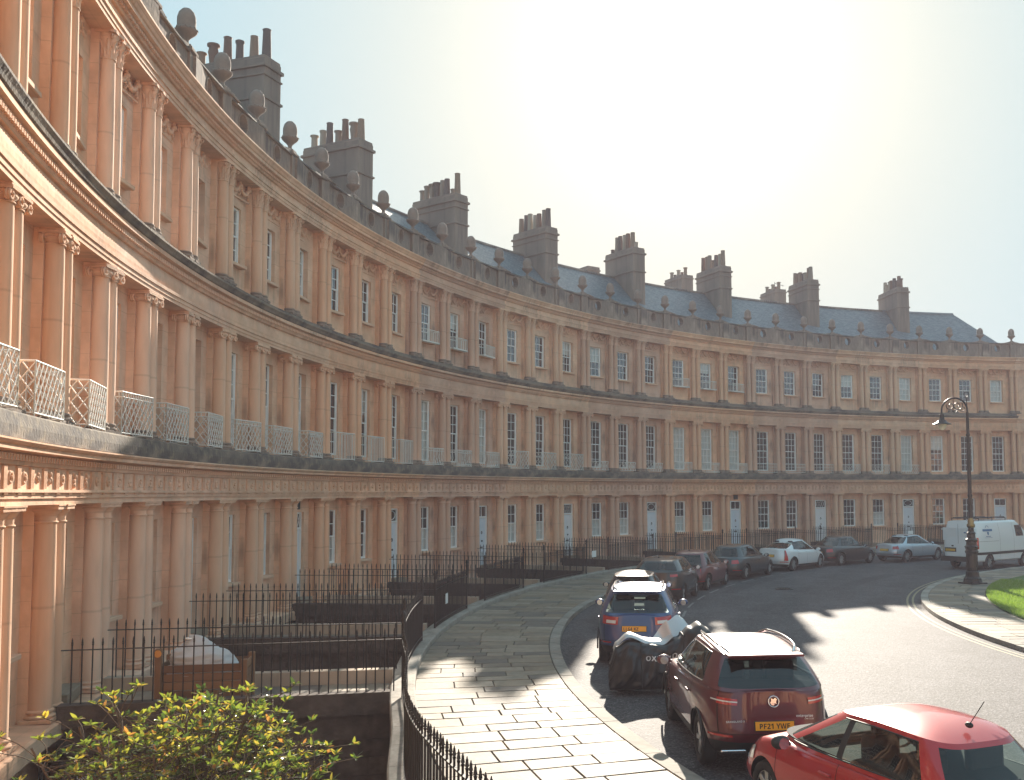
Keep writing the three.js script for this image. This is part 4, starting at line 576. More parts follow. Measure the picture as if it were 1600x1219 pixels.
  { // roof skin
    const ps = [], us = [], ix = [], N = 96, K = 8, cr = C.crown || .075; for (let q = 0; q <= K; q++) { const f = 1 - q / K; for (let i = 0; i < N; i++) { const p = cab((i + .5) / N * 2 * Math.PI, 1), cx = (C.xt[0] + C.xt[1]) / 2; ps.push(cx + (p.x - cx) * f, lerp(C.roof, p.y, f * f) + cr * (1 - Math.pow(f, 2.6)), p.z * f); us.push(i / N, q / K); } } for (let q = 0; q < K; q++) for (let i = 0; i < N; i++) { const a = q * N + i, b = q * N + (i + 1) % N; ix.push(a, b, a + N, b, b + N, a + N); } shell.push(build(ps, ix, us));
  }
  mesh('cabin_shell', toCreasedNormals(mergeVertices(join(shell.map(g => { const c = norm(g); c.deleteAttribute('uv'); c.deleteAttribute('normal'); return c; })), 1e-3), .75), o.paint, root);
  for (const b of bp) mesh('door_pillar', b, CM.trim, root);
  mesh('windscreen', join(glassF), CM.glass, root); mesh('rear_window', join(glassR), o.tint ? CM.tint : CM.glass, root);
  [0, 1].forEach(k => { mesh('side_window', join(sideF[k]), CM.glass, root); mesh('side_window', join(sideR[k]), o.tint ? CM.tint : CM.glass, root); });
  if (o.rubber) { let g = []; const ed = (a, b, q, sd) => { const pts = []; for (let i = 0; i <= 16; i++) { const t = lerp(a(q), b(q), i / 16), p = surf(cab, t, q, .004); pts.push(V3(p.x, p.y, p.z * sd)); } g.push(tube(pts, .009, 20, 4)); }; for (const sd of [1, -1]) { ed(q => cX(xA(q), q), q => cX(xC(q), q), s0, sd); ed(q => cX(xA(q), q), q => cX(xC(q), q), s1, sd); for (const t of g) mesh('window_trim', t, o.rubber === 'chrome' ? CM.chrome : CM.trim, root); g = []; } }
  // cabin floor and seats
  { const yb = top(0) + (o.crown || .035) + .004, g = []; const sh = new THREE.Shape(); for (let i = 0; i <= 48; i++) { const p = cab(i / 48 * 2 * Math.PI, 0); i ? sh.lineTo(p.x * .97, p.z * .96) : sh.moveTo(p.x * .97, p.z * .96); } const f = new THREE.ExtrudeGeometry(sh, { depth: .012, bevelEnabled: false }); f.rotateX(Math.PI / 2); f.translate(0, yb + .012, 0); mesh('cabin_floor', f, CM.cabin, root);
    for (const [x, z] of [[C.B - .12, -.36], [C.B - .12, .36], [rx + (o.seatX || .32), -.36], [rx + (o.seatX || .32), .36]]) g.push(rbox(.13, .30, .46, .06, x - .03, yb + .10, z), rbox(.09, .17, .26, .045, x - .06, yb + .34, z), bar(V3(x - .05, yb + .2, z - .06), V3(x - .06, yb + .32, z - .06), .008), bar(V3(x - .05, yb + .2, z + .06), V3(x - .06, yb + .32, z + .06), .008));
    mesh('seats', join(g), CM.seat, root); const st = new THREE.TorusGeometry(.185, .016, 6, 24); st.rotateY(Math.PI / 2); st.rotateZ(-.4); st.translate(C.B + .5, yb + .08, .36); mesh('steering_wheel', st, CM.seat, root); mesh('dashboard', rbox(.4, .12, W * .72, .05, C.xb[1] - .75, yb + .04, 0), CM.cabin, root); mesh('rear_view_mirror', rbox(.03, .06, .22, .02, C.xt[1] + .02, C.roof - .14, 0), CM.trim, root);
  }
  // mirrors
  for (const s of [1, -1]) { const x = C.xb[1] - (o.mirX || .62), p = tub(tOf(x, .95), .95), m = mesh('door_mirror', (() => { const g = ball(1, 0, 0, 0, 3); g.scale(.075, .08, .115); return join([g, bar(V3(0, -.03, -.13 * s), V3(0, -.01, 0), .025)]); })(), o.mirror || o.paint, root); m.position.set(x, top(x) + .05, (p.z + .14) * s); mesh('mirror_glass', at(new THREE.CircleGeometry(.065, 20), -.077, 0, 0, -Math.PI / 2), CM.chrome, m); }
  // wheels
  const key = [wr, o.spokes || 5, o.spokeW || .07].join(); const wg = WH[key] || (WH[key] = wheelGeo(wr, .215, o.spokes || 5, o.spokeW || .07));
  for (const ax of [rx, rx + wb]) for (const s of [1, -1]) { const w = mesh('wheel', wg.tyre, CM.tyre, root); w.position.set(ax, wr, s * (tub(tOf(ax, .4), .4).z - .135)); w.rotation.y = s > 0 ? 0 : Math.PI; w.rotateZ(ax * 1.3); const r = mesh('rim', wg.rim, o.rim || CM.rim, w); r.position.z = .055; const d = mesh('brake_disc', wg.disc, CM.trim, w); d.position.z = .055; }
  if (o.rails) for (const s of [1, -1]) { const pts = []; for (let i = 0; i <= 12; i++) { const x = lerp(C.xt[0] + .12, C.xt[1] - .1, i / 12), p = cab(cX(x, 1), 1); pts.push(V3(x, p.y + (i % 12 === 0 ? .01 : .05) + .01, (p.z - .06) * s)); } mesh('roof_rail', tube(pts, .02, 40, 6), o.rails, root); }
  if (o.spoiler) { const p = cab(Math.PI - .001, 1); mesh('spoiler', rbox(.22, .035, C.wt * 1.72, .016, p.x - .06, p.y + .03, 0), o.paint, root); }
  if (o.wiper) { const p = surf(cab, Math.PI - .001, .12, .012), q = surf(cab, Math.PI + .35, .3, .014); mesh('wiper', join([bar(p, V3(q.x, q.y, -.02), .009), bar(V3(q.x, q.y, -.3), V3(q.x + .01, q.y, .16), .007)]), CM.trim, root); }
  if (o.aerial) { const a = o.aerial; mesh('aerial', join([(() => { const g = ball(1, 0, 0, 0, 2); g.scale(.05, .03, .03); g.translate(C.xt[0] + .18, C.roof + a.y, 0); return g; })(), bar(V3(C.xt[0] + .18, C.roof + a.y, 0), V3(C.xt[0] + .18 - a.l * .62, C.roof + a.y + a.l * .78, 0), .0045)]), CM.trim, root); }
  root.userData.api = undefined; delete root.userData.api;
  return { root, tub, cab, surf, patch, tRear, tOf, top, body };
}
// body styles
const HATCH = { L: 4.03, W: 1.74, wb: 2.54, wr: .31, rearX: -1.34, sill: .2, deck: [[-2.02, .86], [-1.5, .93], [-.6, .93], [.6, .92], [1.05, .91], [1.5, .82], [1.85, .68], [2.02, .56]], cab: { xb: [-1.93, 1.28], xt: [-1.42, .28], wb: .80, wt: .56, roof: 1.40, aP: .42, B: -.18, xc: [-1.42, -1.12], crown: .07, drop: .06 }, lamp: { wrap: .34, lean: .35, z: .62, s0: .62, s1: .97 }, plate: { s: .42 }, seams: [-1.02, -.2, .92], reflector: .2 };
const SUV = { wide: [[0, .90], [.12, .955], [.3, .985], [.52, 1], [.72, .995], [.88, .975], [.97, .95], [1, .925]], tail: [[0, .2], [.12, .06], [.3, 0], [.5, .015], [.75, .05], [1, .09]], L: 4.48, W: 1.86, wb: 2.68, wr: .35, rearX: -1.38, sill: .26, deck: [[-2.24, 1.10], [-1.7, 1.13], [-.6, 1.08], [.7, 1.04], [1.15, 1.01], [1.7, .93], [2.05, .82], [2.24, .7]], cab: { xb: [-2.14, 1.32], xt: [-1.70, .42], wb: .87, wt: .62, roof: 1.57, aP: .44, B: -.12, xc: [-1.55, -1.25], crown: .055, drop: .07 }, lamp: { wrap: .26, lean: .1, z: .5, s0: .79, s1: .89, clear: 0 }, plate: { s: .45 }, seams: [-1.05, -.1, 1.0], reflector: .28, clad: .2 };
const SALOON = { seatX: .62, L: 4.55, W: 1.80, wb: 2.76, wr: .32, rearX: -1.38, sill: .2, deck: [[-2.27, .9], [-1.9, .95], [-1.2, .95], [.6, .9], [1.1, .88], [1.7, .8], [2.05, .7], [2.27, .55]], cab: { xb: [-1.72, 1.25], xt: [-.92, .30], wb: .80, wt: .555, roof: 1.385, aP: .46, B: -.12, xc: [-1.32, -.86], crown: .06, drop: .05 }, lamp: { wrap: .3, lean: 0, z: .5, s0: .66, s1: .88 }, plate: { s: .62 }, seams: [-.98, -.12, .95], reflector: .25 };
const mk = (base, o) => makeCar({ ...base, ...o, cab: { ...base.cab, ...(o.cab || {}) }, lamp: { ...base.lamp, ...(o.lamp || {}) }, plate: { ...base.plate, ...(o.plate || {}) } });
const park = (c, k, r, turn = 0) => { place(c.root, k, r, -.118, turn); return c; };
const P_ = { red: paint(.42, .012, .018), maroon: paint(.10, .008, .016), blue: paint(.02, .05, .16), black: paint(.008, .009, .011), char: paint(.014, .016, .019), wine: paint(.11, .010, .015), teal: paint(.010, .022, .030), pearl: paint(.60, .64, .66, { metalness: .1 }), silver: paint(.42, .47, .52, { metalness: .5 }) };
park(mk(HATCH, { name: 'hatchback', label: 'bright red hatchback at the bottom right with a raked roof aerial', paint: P_.red, mirror: CM.trim, aerial: { l: .34, y: .06 }, wiper: 1, rubber: 'black', spokes: 7, cab: { roof: 1.40, n: 4.2 } }), -8.86, 38.17);
{
  const c = park(mk(SUV, { name: 'sport_utility_car', label: 'dark red sport utility car with a yellow plate and a sun-struck roof', paint: P_.maroon, tint: 1, rails: CM.chrome, wiper: 0, rubber: 'chrome', spokes: 5, plate: { mat: plateMat('PF21 YWE'), s: .47 }, mirror: P_.maroon, spoiler: 1 }), -6.55, 37.62, -.2);
  const { surf, tub, root } = c; const flatOn = (name, w, h, s, z, m) => { const p = surf(tub, c.tRear(Math.max(0, Math.abs(z) - w * .45)), s, .02), q = surf(tub, c.tRear(Math.max(0, Math.abs(z) - w * .45)), s + .05, .02), e = mesh(name, new THREE.PlaneGeometry(w, h), m, root); e.position.set(p.x - .004, p.y, z); e.rotation.set(0, -Math.PI / 2 - z * .12, 0, 'YXZ'); e.rotateX(-Math.atan2(q.x - p.x, q.y - p.y)); return e; };
  const txt = (w, h, draw) => { const t = canvasTex(w, h, (g) => { g.fillStyle = '#000'; g.fillRect(0, 0, w, h); draw(g, w, h); }); return t; };
  const decal = (w, h, col, draw) => std({ color: col, roughness: .35, alphaMap: txt(w, h, draw), transparent: true });
  flatOn('lettering', .34, .08, .6, .46, decal(256, 60, rgb(.7, .72, .7), (g) => { g.fillStyle = '#fff'; g.font = 'bold 34px sans-serif'; g.fillText('enterprise', 4, 30); g.font = '20px sans-serif'; g.fillText('CAR CLUB', 90, 54); }));
  flatOn('lettering', .36, .045, .55, -.48, decal(256, 34, rgb(.6, .6, .6), (g) => { g.fillStyle = '#fff'; g.font = 'bold 26px sans-serif'; g.fillText('GRANDLAND X', 4, 26, 246); }));
  const b = flatOn('badge', .001, .001, .85, 0, CM.chrome); b.geometry = join([at(new THREE.TorusGeometry(.07, .009, 8, 32), 0, 0, .004), (() => { const s = new THREE.Shape([[-.03, -.045], [.0, -.05], [.012, -.02], [.04, -.03], [.03, 0], [.045, .03], [.02, .05], [-.005, .03], [-.04, .045], [-.03, .01], [-.05, -.01]].map(([x, y]) => new THREE.Vector2(x, y))); return new THREE.ExtrudeGeometry(s, { depth: .006, bevelEnabled: false }); })()]); b.position.x -= .006;
  for (const s of [1, -1]) mesh('lamp_blade', c.patch(tub, c.tRear(.80), c.tRear(.50), .83, .85, .018, 8, 1, s), CM.lampClear, root);
  const ex = join([at(new THREE.TorusGeometry(.05, .012, 4, 16), 0, 0, 0, Math.PI / 2)]); for (const s of [1, -1]) { const e = mesh('exhaust_trim', rbox(.05, .045, .34, .02, -2.2, .36, s * .55), CM.chrome, root); }
}
park(mk(SUV, { name: 'sport_utility_car', label: 'blue sport utility car with silver roof rails behind the covered motorcycle', L: 4.52, W: 1.84, paint: P_.blue, rails: CM.chrome, wiper: 1, spoiler: 1, spokes: 5, plate: { mat: plateMat('LL64 KZ', 0), s: .66, z: -.05 }, lamp: { wrap: .3, lean: .3, z: .42, s0: .76, s1: .96, clear: 1 }, cab: { roof: 1.62 }, mirror: P_.blue }), -2.25, 37.3, -.14);
park(mk(HATCH, { name: 'hatchback', label: 'black hatchback with a sunlit roof just beyond the blue car', paint: P_.black, aerial: { l: .2, y: .06 }, spoiler: 1, cab: { roof: 1.42 } }), .85, 37.3);
park(mk(SUV, { name: 'hatchback', label: 'charcoal hatchback third in the row beyond the blue car', L: 4.3, W: 1.8, wr: .33, paint: P_.char, cab: { roof: 1.5 }, aerial: { l: .12, y: .06 }, rim: CM.rim }), 3.8, 37.0);
park(mk(HATCH, { name: 'hatchback', label: 'wine red hatchback between the two dark cars', L: 4.15, paint: P_.wine, cab: { roof: 1.44 }, aerial: { l: .12, y: .07 }, lamp: { wrap: .2, lean: .1, z: .68, s0: .66, s1: .99 } }), 6.35, 37.0);
park(mk(SALOON, { name: 'saloon_car', label: 'dark teal estate car with bright window trim in the middle of the row', paint: P_.teal, rubber: 'chrome', cab: { xb: [-2.1, 1.25], xt: [-1.7, .30], xc: [-1.5, -1.4], roof: 1.42 }, aerial: { l: .08, y: .06 } }), 9.1, 37.0);
park(mk(SALOON, { name: 'liftback_car', label: 'white liftback with slim upright rear lamps in the row by the railings', paint: P_.pearl, cab: { xb: [-2.15, 1.5], xt: [-.72, .28], xc: [-1.3, -.9], roof: 1.43, curve: .8 }, lamp: { wrap: .42, lean: -.12, z: .72, s0: .34, s1: .93 }, deck: [[-2.27, 1.04], [-1.9, 1.05], [-1.2, .98], [.6, .9], [1.1, .87], [1.7, .77], [2.05, .66], [2.27, .52]], spokes: 5, spokeW: .1 }), 11.85, 36.9);
park(mk(SALOON, { name: 'saloon_car', label: 'black saloon left of the silver saloon', paint: P_.black, cab: { roof: 1.42 }, spokes: 9, spokeW: .045 }), 14.25, 36.7);
park(mk(SALOON, { name: 'saloon_car', label: 'silver saloon parked nearest the white van', paint: P_.silver, rubber: 'black', spokes: 10, spokeW: .04, cab: { roof: 1.38 } }), 16.65, 35.6, .02);

// ---------------------------------------------------------------- white panel van on the island side
{
  const van = thing('panel_van', 'white panel van with blue lettering and roof bars behind the street lamp', 'van'); const W = paint(.66, .70, .72, { metalness: 0, roughness: .4 });
  const hL = 2.75, hW = 1.0, n = 7, wr = .34, rx = -1.62;
  const wS = (s) => s < .5 ? lerp(.955, 1, smooth(0, .3, s)) : lerp(1, .83, Math.pow((s - .5) / .5, 1.7)), rE = (s) => .05 * (1 - smooth(0, .12, s)) + .16 * Math.pow(s, 3), fE = (s) => .05 * (1 - smooth(0, .1, s)) + (s > .35 ? 1.55 * Math.pow((s - .35) / .65, 1.25) : 0);
  const tub = (t, s) => { const c = Math.cos(t), q = Math.sin(t), ux = Math.sign(c) * Math.pow(Math.abs(c), 2 / n), uz = Math.sign(q) * Math.pow(Math.abs(q), 2 / n), x = ux > 0 ? ux * (hL - fE(s)) : ux * (hL - rE(s)); return V3(x, lerp(.38, 2.28, s) - (ux > .4 ? .0 : 0), uz * hW * wS(s)); };
  const T = 96, S = 22, Q = 6, pos = [], uv = [], idx = []; for (let j = 0; j <= S; j++) for (let i = 0; i < T; i++) { const p = tub((i + .5) / T * 6.28318, j / S); pos.push(p.x, p.y, p.z); uv.push(i / T, j / S); } for (let j = 0; j < S; j++) for (let i = 0; i < T; i++) { const a = j * T + i, b = j * T + (i + 1) % T; idx.push(a, a + T, b, b, a + T, b + T); }
  for (const [s, sg, cr] of [[1, 1, .06], [0, -1, 0]]) { let prev = s ? S * T : 0; for (let q = 1; q <= Q; q++) { const f = 1 - q / Q, base = pos.length / 3; for (let i = 0; i < T; i++) { const p = tub((i + .5) / T * 6.28318, s); pos.push(p.x, p.y + cr * (1 - f * f), p.z * f); uv.push(i / T, 0); } for (let i = 0; i < T; i++) { const a = prev + i, b = prev + (i + 1) % T, c = base + i, d = base + (i + 1) % T; if (sg > 0) idx.push(a, c, b, b, c, d); else idx.push(a, b, c, b, d, c); } prev = base; } }
  const cut = []; for (const ax of [rx, rx + 3.2]) for (const s of [-1, 1]) { const c = new THREE.CylinderGeometry(wr + .06, wr + .06, .36, 32); c.rotateX(Math.PI / 2); c.translate(ax, wr, s * .87); cut.push(c); }
  const A = new Brush(norm(build(pos, idx, uv)), W), B = new Brush(join(cut), CM.well); A.updateMatrixWorld(); B.updateMatrixWorld(); const res = evalr.evaluate(A, B, SUBTRACTION); mesh('body', res.geometry, Array.isArray(res.material) ? res.material : [W, CM.well], van);
  const wg = wheelGeo(wr, .22, 8, .05); for (const ax of [rx, rx + 3.2]) for (const s of [1, -1]) { const w = mesh('wheel', wg.tyre, CM.tyre, van); w.position.set(ax, wr, s * .86); w.rotation.y = s > 0 ? 0 : Math.PI; const r = mesh('rim', wg.rim, CM.rim, w); r.position.z = .055; }
  const P = (x, s, sd) => { const e = hL - rE(s), t = Math.acos(Math.sign(x) * Math.pow(Math.min(1, Math.abs(x) / (x > 0 ? hL - fE(s) : e)), n / 2)), p = tub(t, s); return V3(p.x, p.y, (p.z + .006) * sd); };
  const sidePatch = (x0, x1, s0, s1, sd, off = 0, nx = 8, ny = 5) => { const ps = [], us = [], ix = []; for (let j = 0; j <= ny; j++) for (let i = 0; i <= nx; i++) { const p = P(lerp(x0, x1, i / nx), lerp(s0, s1, j / ny), sd); ps.push(p.x, p.y, p.z + off * sd); us.push(sd > 0 ? i / nx : 1 - i / nx, j / ny); } for (let j = 0; j < ny; j++) for (let i = 0; i < nx; i++) { const q = j * (nx + 1) + i; ix.push(q, q + 1, q + nx + 1, q + 1, q + nx + 2, q + nx + 1); } return build(ps, ix, us); };
  for (const sd of [1, -1]) { mesh('side_moulding', sidePatch(-2.6, 1.9, .17, .235, sd, .008, 20, 2), CM.trim, van); mesh('cab_window', sidePatch(.75, 1.45, .6, .88, sd, .003), M.pane, van); mesh('sliding_door_gap', join([sidePatch(-.72, -.71, .06, .95, sd, .001, 1, 10), sidePatch(.55, .56, .06, .95, sd, .001, 1, 10), sidePatch(-2.5, -.8, .5, .505, sd, .001, 10, 1)]), CM.trim, van); }
  for (const sd of [1, -1]) { const g = sidePatch(-2.57, -2.47, .32, .6, sd, .012, 3, 6); mesh('rear_lamp', g, CM.lampRed, van); }
  const rear = (name, w, h, y, z, m, d = .012) => { const s = (y - .38) / 1.9; const o = mesh(name, rbox(d, h, w, .005, -(hL - rE(s)) - .004, y, z), m, van); return o; };
  rear('bumper', 1.86, .24, .5, 0, CM.trim, .14); rear('door_gap', .012, 1.62, 1.36, 0, CM.trim, .008); rear('plate_recess', .62, .2, .93, -.42, CM.trim); rear('number_plate', .52, .11, .92, -.42, blankPlate, .02); rear('door_handle', .1, .06, 1.12, -.3, CM.trim, .04); for (const z of [-.9, .9]) for (const y of [.9, 1.9]) rear('hinge', .06, .05, y, z, W, .03);
  for (const z of [-.47, .47]) rear('door_panel', .72, .62, 1.68, z, W, .02);
  const logo = std({ roughness: .5, alphaMap: canvasTex(256, 192, (g) => { g.fillStyle = '#000'; g.fillRect(0, 0, 256, 192); g.strokeStyle = g.fillStyle = '#fff'; g.lineWidth = 7; g.beginPath(); g.arc(128, 42, 26, Math.PI, 0); g.stroke(); g.fillRect(40, 60, 176, 30); g.fillRect(112, 96, 32, 26); g.beginPath(); g.arc(128, 122, 16, 0, 7); g.fill(); g.fillRect(84, 152, 90, 9); g.fillRect(60, 172, 140, 4); }), transparent: true, color: rgb(.04, .14, .30) });
  mesh('lettering', sidePatch(-2.3, -1.15, .56, .92, 1, .006), logo, van);
  const l2 = mesh('lettering', new THREE.PlaneGeometry(.5, .36), logo, van); l2.position.set(-2.72, 1.72, .47); l2.rotation.y = -Math.PI / 2;
  mesh('roof_bars', join([...[-2.1, -.9, .3].flatMap(x => [bar(V3(x, 2.42, -.72), V3(x, 2.42, .72), .02), bar(V3(x, 2.28, -.7), V3(x, 2.42, -.72), .018), bar(V3(x, 2.28, .7), V3(x, 2.42, .72), .018)]), bar(V3(-2.5, 2.46, .6), V3(.4, 2.46, .6), .03), bar(V3(-2.6, 2.46, -.3), V3(.2, 2.46, -.3), .022)]), CM.trim, van);
  place(van, 16.1, 30.3, -.118, .0);
}
// ---------------------------------------------------------------- covered motorcycle
{
  const bike = thing('covered_motorcycle', 'motorcycle under a black cover with silver lining, lettered on its side', 'motorcycle');
  const cover = std({ color: rgb(.016, .015, .017), roughness: .42 }), silver = std({ color: rgb(.52, .52, .53), roughness: .35, metalness: .4, side: THREE.DoubleSide });
  const hgt = [[-1.08, .55], [-.95, .86], [-.7, .98], [-.35, .93], [-.05, .90], [.2, 1.02], [.45, 1.22], [.62, 1.30], [.78, 1.2], [.98, .85], [1.08, .55]], wid = [[-1.08, .12], [-.95, .26], [-.6, .34], [-.1, .30], [.35, .36], [.6, .46], [.8, .38], [1.0, .24], [1.08, .1]];
  const ev = (p, x) => { for (let i = 0; i + 1 < p.length; i++) if (x <= p[i + 1][0]) return lerp(p[i][1], p[i + 1][1], smooth(p[i][0], p[i + 1][0], x)); return p[p.length - 1][1]; }, nz = fbm(501, 5, 4);
  const surf = (x, a) => { const h = ev(hgt, x), w = ev(wid, x), c = Math.cos(a), s = Math.sin(a), e = .55; const fold = (nz(x * .31 + 3, a * .23 + 2) - .5) * .16 + .05 * Math.sin(x * 13 + Math.sin(a * 3) * 2) * (1 - Math.max(0, c)) * .7 + .022 * Math.sin(x * 31 + a * 5 + 3 * nz(x * .5, a * .4)) * Math.abs(s) + .035 * (nz(x * 1.3 + 1, a * .9) - .5); const z = Math.sign(s) * Math.pow(Math.abs(s), e) * w * (1 + .25 * Math.max(0, -c + .15)) + fold * Math.sign(s) * Math.abs(s), y = .06 + (h - .06) * (c * .5 + .5 > .5 ? .5 + .5 * Math.pow(c, .7) : .5 + .5 * c * .98); return V3(x, Math.max(.03, y), z); };
  const N = 110, K = 80, ps = [], us = [], ix = [], A = 2.85; for (let i = 0; i <= N; i++) for (let j = 0; j <= K; j++) { const p = surf(lerp(-1.08, 1.08, i / N), lerp(-A, A, j / K)); ps.push(p.x, p.y, p.z); us.push(i / N, j / K); } for (let i = 0; i < N; i++) for (let j = 0; j < K; j++) { const q = i * (K + 1) + j; ix.push(q, q + 1, q + K + 1, q + 1, q + K + 2, q + K + 1); }
  mesh('cover', build(ps, ix, us), cover, bike);
  const strip = (f, nU, nV, m, nm) => { const p = [], u = [], x = []; for (let i = 0; i <= nU; i++) for (let j = 0; j <= nV; j++) { const q = f(i / nU, j / nV); p.push(q.x, q.y, q.z); u.push(i / nU, j / nV); } for (let i = 0; i < nU; i++) for (let j = 0; j < nV; j++) { const q = i * (nV + 1) + j; x.push(q, q + 1, q + nV + 1, q + 1, q + nV + 2, q + nV + 1); } return mesh(nm, build(p, x, u), m, bike); };
  // silver hem blown back over the saddle and a second fold standing up behind the screen
  strip((u, v) => { const x = lerp(-1.0, .12, u), p = surf(x, .25 - .9 * v * (0.5 + .5 * Math.sin(u * 3))); p.y += .03 + .10 * Math.sin(u * 3.1) * Math.sin(v * 3.1) + .05 * Math.sin(u * 7 + v); p.z -= .02; return p; }, 28, 10, silver, 'silver_lining');
  strip((u, v) => { const x = lerp(-.1, .52, u), b = surf(x, -.5), p = b.clone(); p.y += v * (.34 * Math.sin(.4 + u * 2.3)) - .04; p.z -= .03 + v * (.16 + .1 * u) + .05 * Math.sin(u * 9); p.x += -.10 * v; return p; }, 20, 10, silver, 'silver_lining');
  { const p = [], u = [], x = [], nU = 24, nV = 6; for (let i = 0; i <= nU; i++) for (let j = 0; j <= nV; j++) { const q = surf(lerp(-.45, .2, i / nU), lerp(1.42, 1.1, j / nV)); q.z += .012; q.y += .004; p.push(q.x, q.y, q.z); u.push(i / nU, j / nV); } for (let i = 0; i < nU; i++) for (let j = 0; j < nV; j++) { const q = i * (nV + 1) + j; x.push(q, q + 1, q + nV + 1, q + 1, q + nV + 2, q + nV + 1); }
    mesh('lettering', build(p, x, u), std({ color: rgb(.62, .6, .6), roughness: .5, transparent: true, alphaMap: canvasTex(512, 128, (g, w, h) => { g.fillStyle = '#000'; g.fillRect(0, 0, w, h); g.fillStyle = '#fff'; g.font = 'bold 118px sans-serif'; g.textAlign = 'center'; g.textBaseline = 'middle'; g.fillText('OXFORD', w / 2, h / 2 + 6, w - 10); }) }), bike); }
  for (const x of [-.78, .78]) { const w = new THREE.TorusGeometry(.26, .06, 8, 28); mesh('wheel', w, CM.tyre, bike).position.set(x, .32, 0); }
  for (const x of [-.5, .3]) { const pts = []; for (let i = 0; i <= 20; i++) { const p = surf(x, lerp(-2.6, 2.6, i / 20)); p.multiply(V3(1, 1.005, 1.02)); p.y += .006; pts.push(p); } mesh('strap', tube(pts, .014, 60, 4), CM.trim, bike); }
  mesh('side_stand', bar(V3(.1, .35, .2), V3(.05, .0, .38), .015), CM.trim, bike);
  place(bike, -4.7, 37.62, -.118, -Math.PI / 2 - .12);
}
// ---------------------------------------------------------------- street lamp on the island
{
  const lamp = thing('street_lamp', 'ornate black street lamp with a scrolled swan-neck arm on the island path', 'street lamp');
  const base = lathe([[.36, 0], [.36, .1], [.33, .13], [.33, .2], [.27, .26], [.25, .34], [.245, .46], [.2, .5], [.215, .56], [.215, 1.16], [.24, 1.2], [.26, 1.26], [.22, 1.3], [.24, 1.4], [.27, 1.44], [.2, 1.5], [.19, 1.62], [.22, 1.66], [.24, 1.72], [.16, 1.78], [.15, 1.92], [.18, 1.97], [.12, 2.04], [.1, 2.2]], 8);
  mesh('base', join([flat(base), rbox(.78, .06, .78, .02, 0, .03, 0)]), M.iron, lamp);
  mesh('base_panel', join([0, 1, 2, 3].map(i => at(rbox(.12, .46, .02, .008), Math.sin((i + .5) * Math.PI / 2) * .205, .86, Math.cos((i + .5) * Math.PI / 2) * .205, (i + .5) * Math.PI / 2))), std({ color: rgb(.05, .04, .03), roughness: .4, metalness: .4 }), lamp);
  mesh('collar', lathe([[.1, 2.18], [.15, 2.2], [.16, 2.3], [.11, 2.36], [.13, 2.44], [.09, 2.52], [.085, 2.56]], 16), M.brass, lamp);
  mesh('post', lathe([[.085, 2.5], [.08, 3.4], [.095, 3.42], [.095, 3.48], [.078, 3.5], [.07, 5.0], [.09, 5.02], [.09, 5.1], [.07, 5.12], [.062, 5.8], [.08, 5.82], [.08, 5.88], [.06, 5.9], [.055, 6.75]], 16), M.iron, lamp);
  const ph = V3(-.66, 0, -.59).normalize(), R2 = .48, pts = []; const at2 = (a, r, cy = 6.85) => V3(ph.x * (R2 - r * Math.cos(a)), cy + r * Math.sin(a), ph.z * (R2 - r * Math.cos(a)));
  for (let i = 0; i <= 14; i++) pts.push(at2(i / 14 * Math.PI, R2)); pts.push(V3(ph.x * .96, 6.62, ph.z * .96)); pts.unshift(V3(0, 6.6, 0)); mesh('arm', tube(pts, .038, 60, 8), M.iron, lamp);
  const scroll = (cx, cy, r0, turns, dir, st) => { const p = []; for (let i = 0; i <= 26; i++) { const t = i / 26, a = st + dir * t * turns * 6.283, r = r0 * (1 - .8 * t); p.push(V3(ph.x * (cx + r * Math.cos(a)), cy + r * Math.sin(a), ph.z * (cx + r * Math.cos(a)))); } return tube(p, .016, 48, 5); };
  mesh('scrollwork', join([scroll(.36, 7.03, .2, 1.4, 1, 2.6), scroll(.62, 7.02, .17, 1.3, -1, .4), scroll(.47, 6.88, .14, 1.2, 1, 3.1), scroll(.17, 6.9, .13, 1.2, -1, .2), scroll(.03, 7.46, .13, 1.5, -1, -1.2), bar(V3(0, 7.0, 0), V3(ph.x * .02, 7.34, ph.z * .02), .018)]), M.iron, lamp);
  const lx = ph.x * .96, lz = ph.z * .96;
  mesh('lamp_hood', at(lathe([[.03, .32], [.1, .32], [.1, .27], [.09, .24], [.1, .1], [.17, .06], [.2, .0], [.36, -.07], [.37, -.09], [.2, -.08], [.02, -.05]], 24), lx, 6.38, lz), M.iron, lamp);
  mesh('lamp_bowl', at(lathe([[.0, -.33], [.06, -.31], [.12, -.25], [.165, -.16], [.175, -.1], [.16, -.08]], 24), lx, 6.38, lz), phy({ color: rgb(.92, .88, .78), roughness: .9, transmission: .55, thickness: 0, side: THREE.DoubleSide }), lamp);
  lamp.position.set(-16.57, 0, -21.43);
}
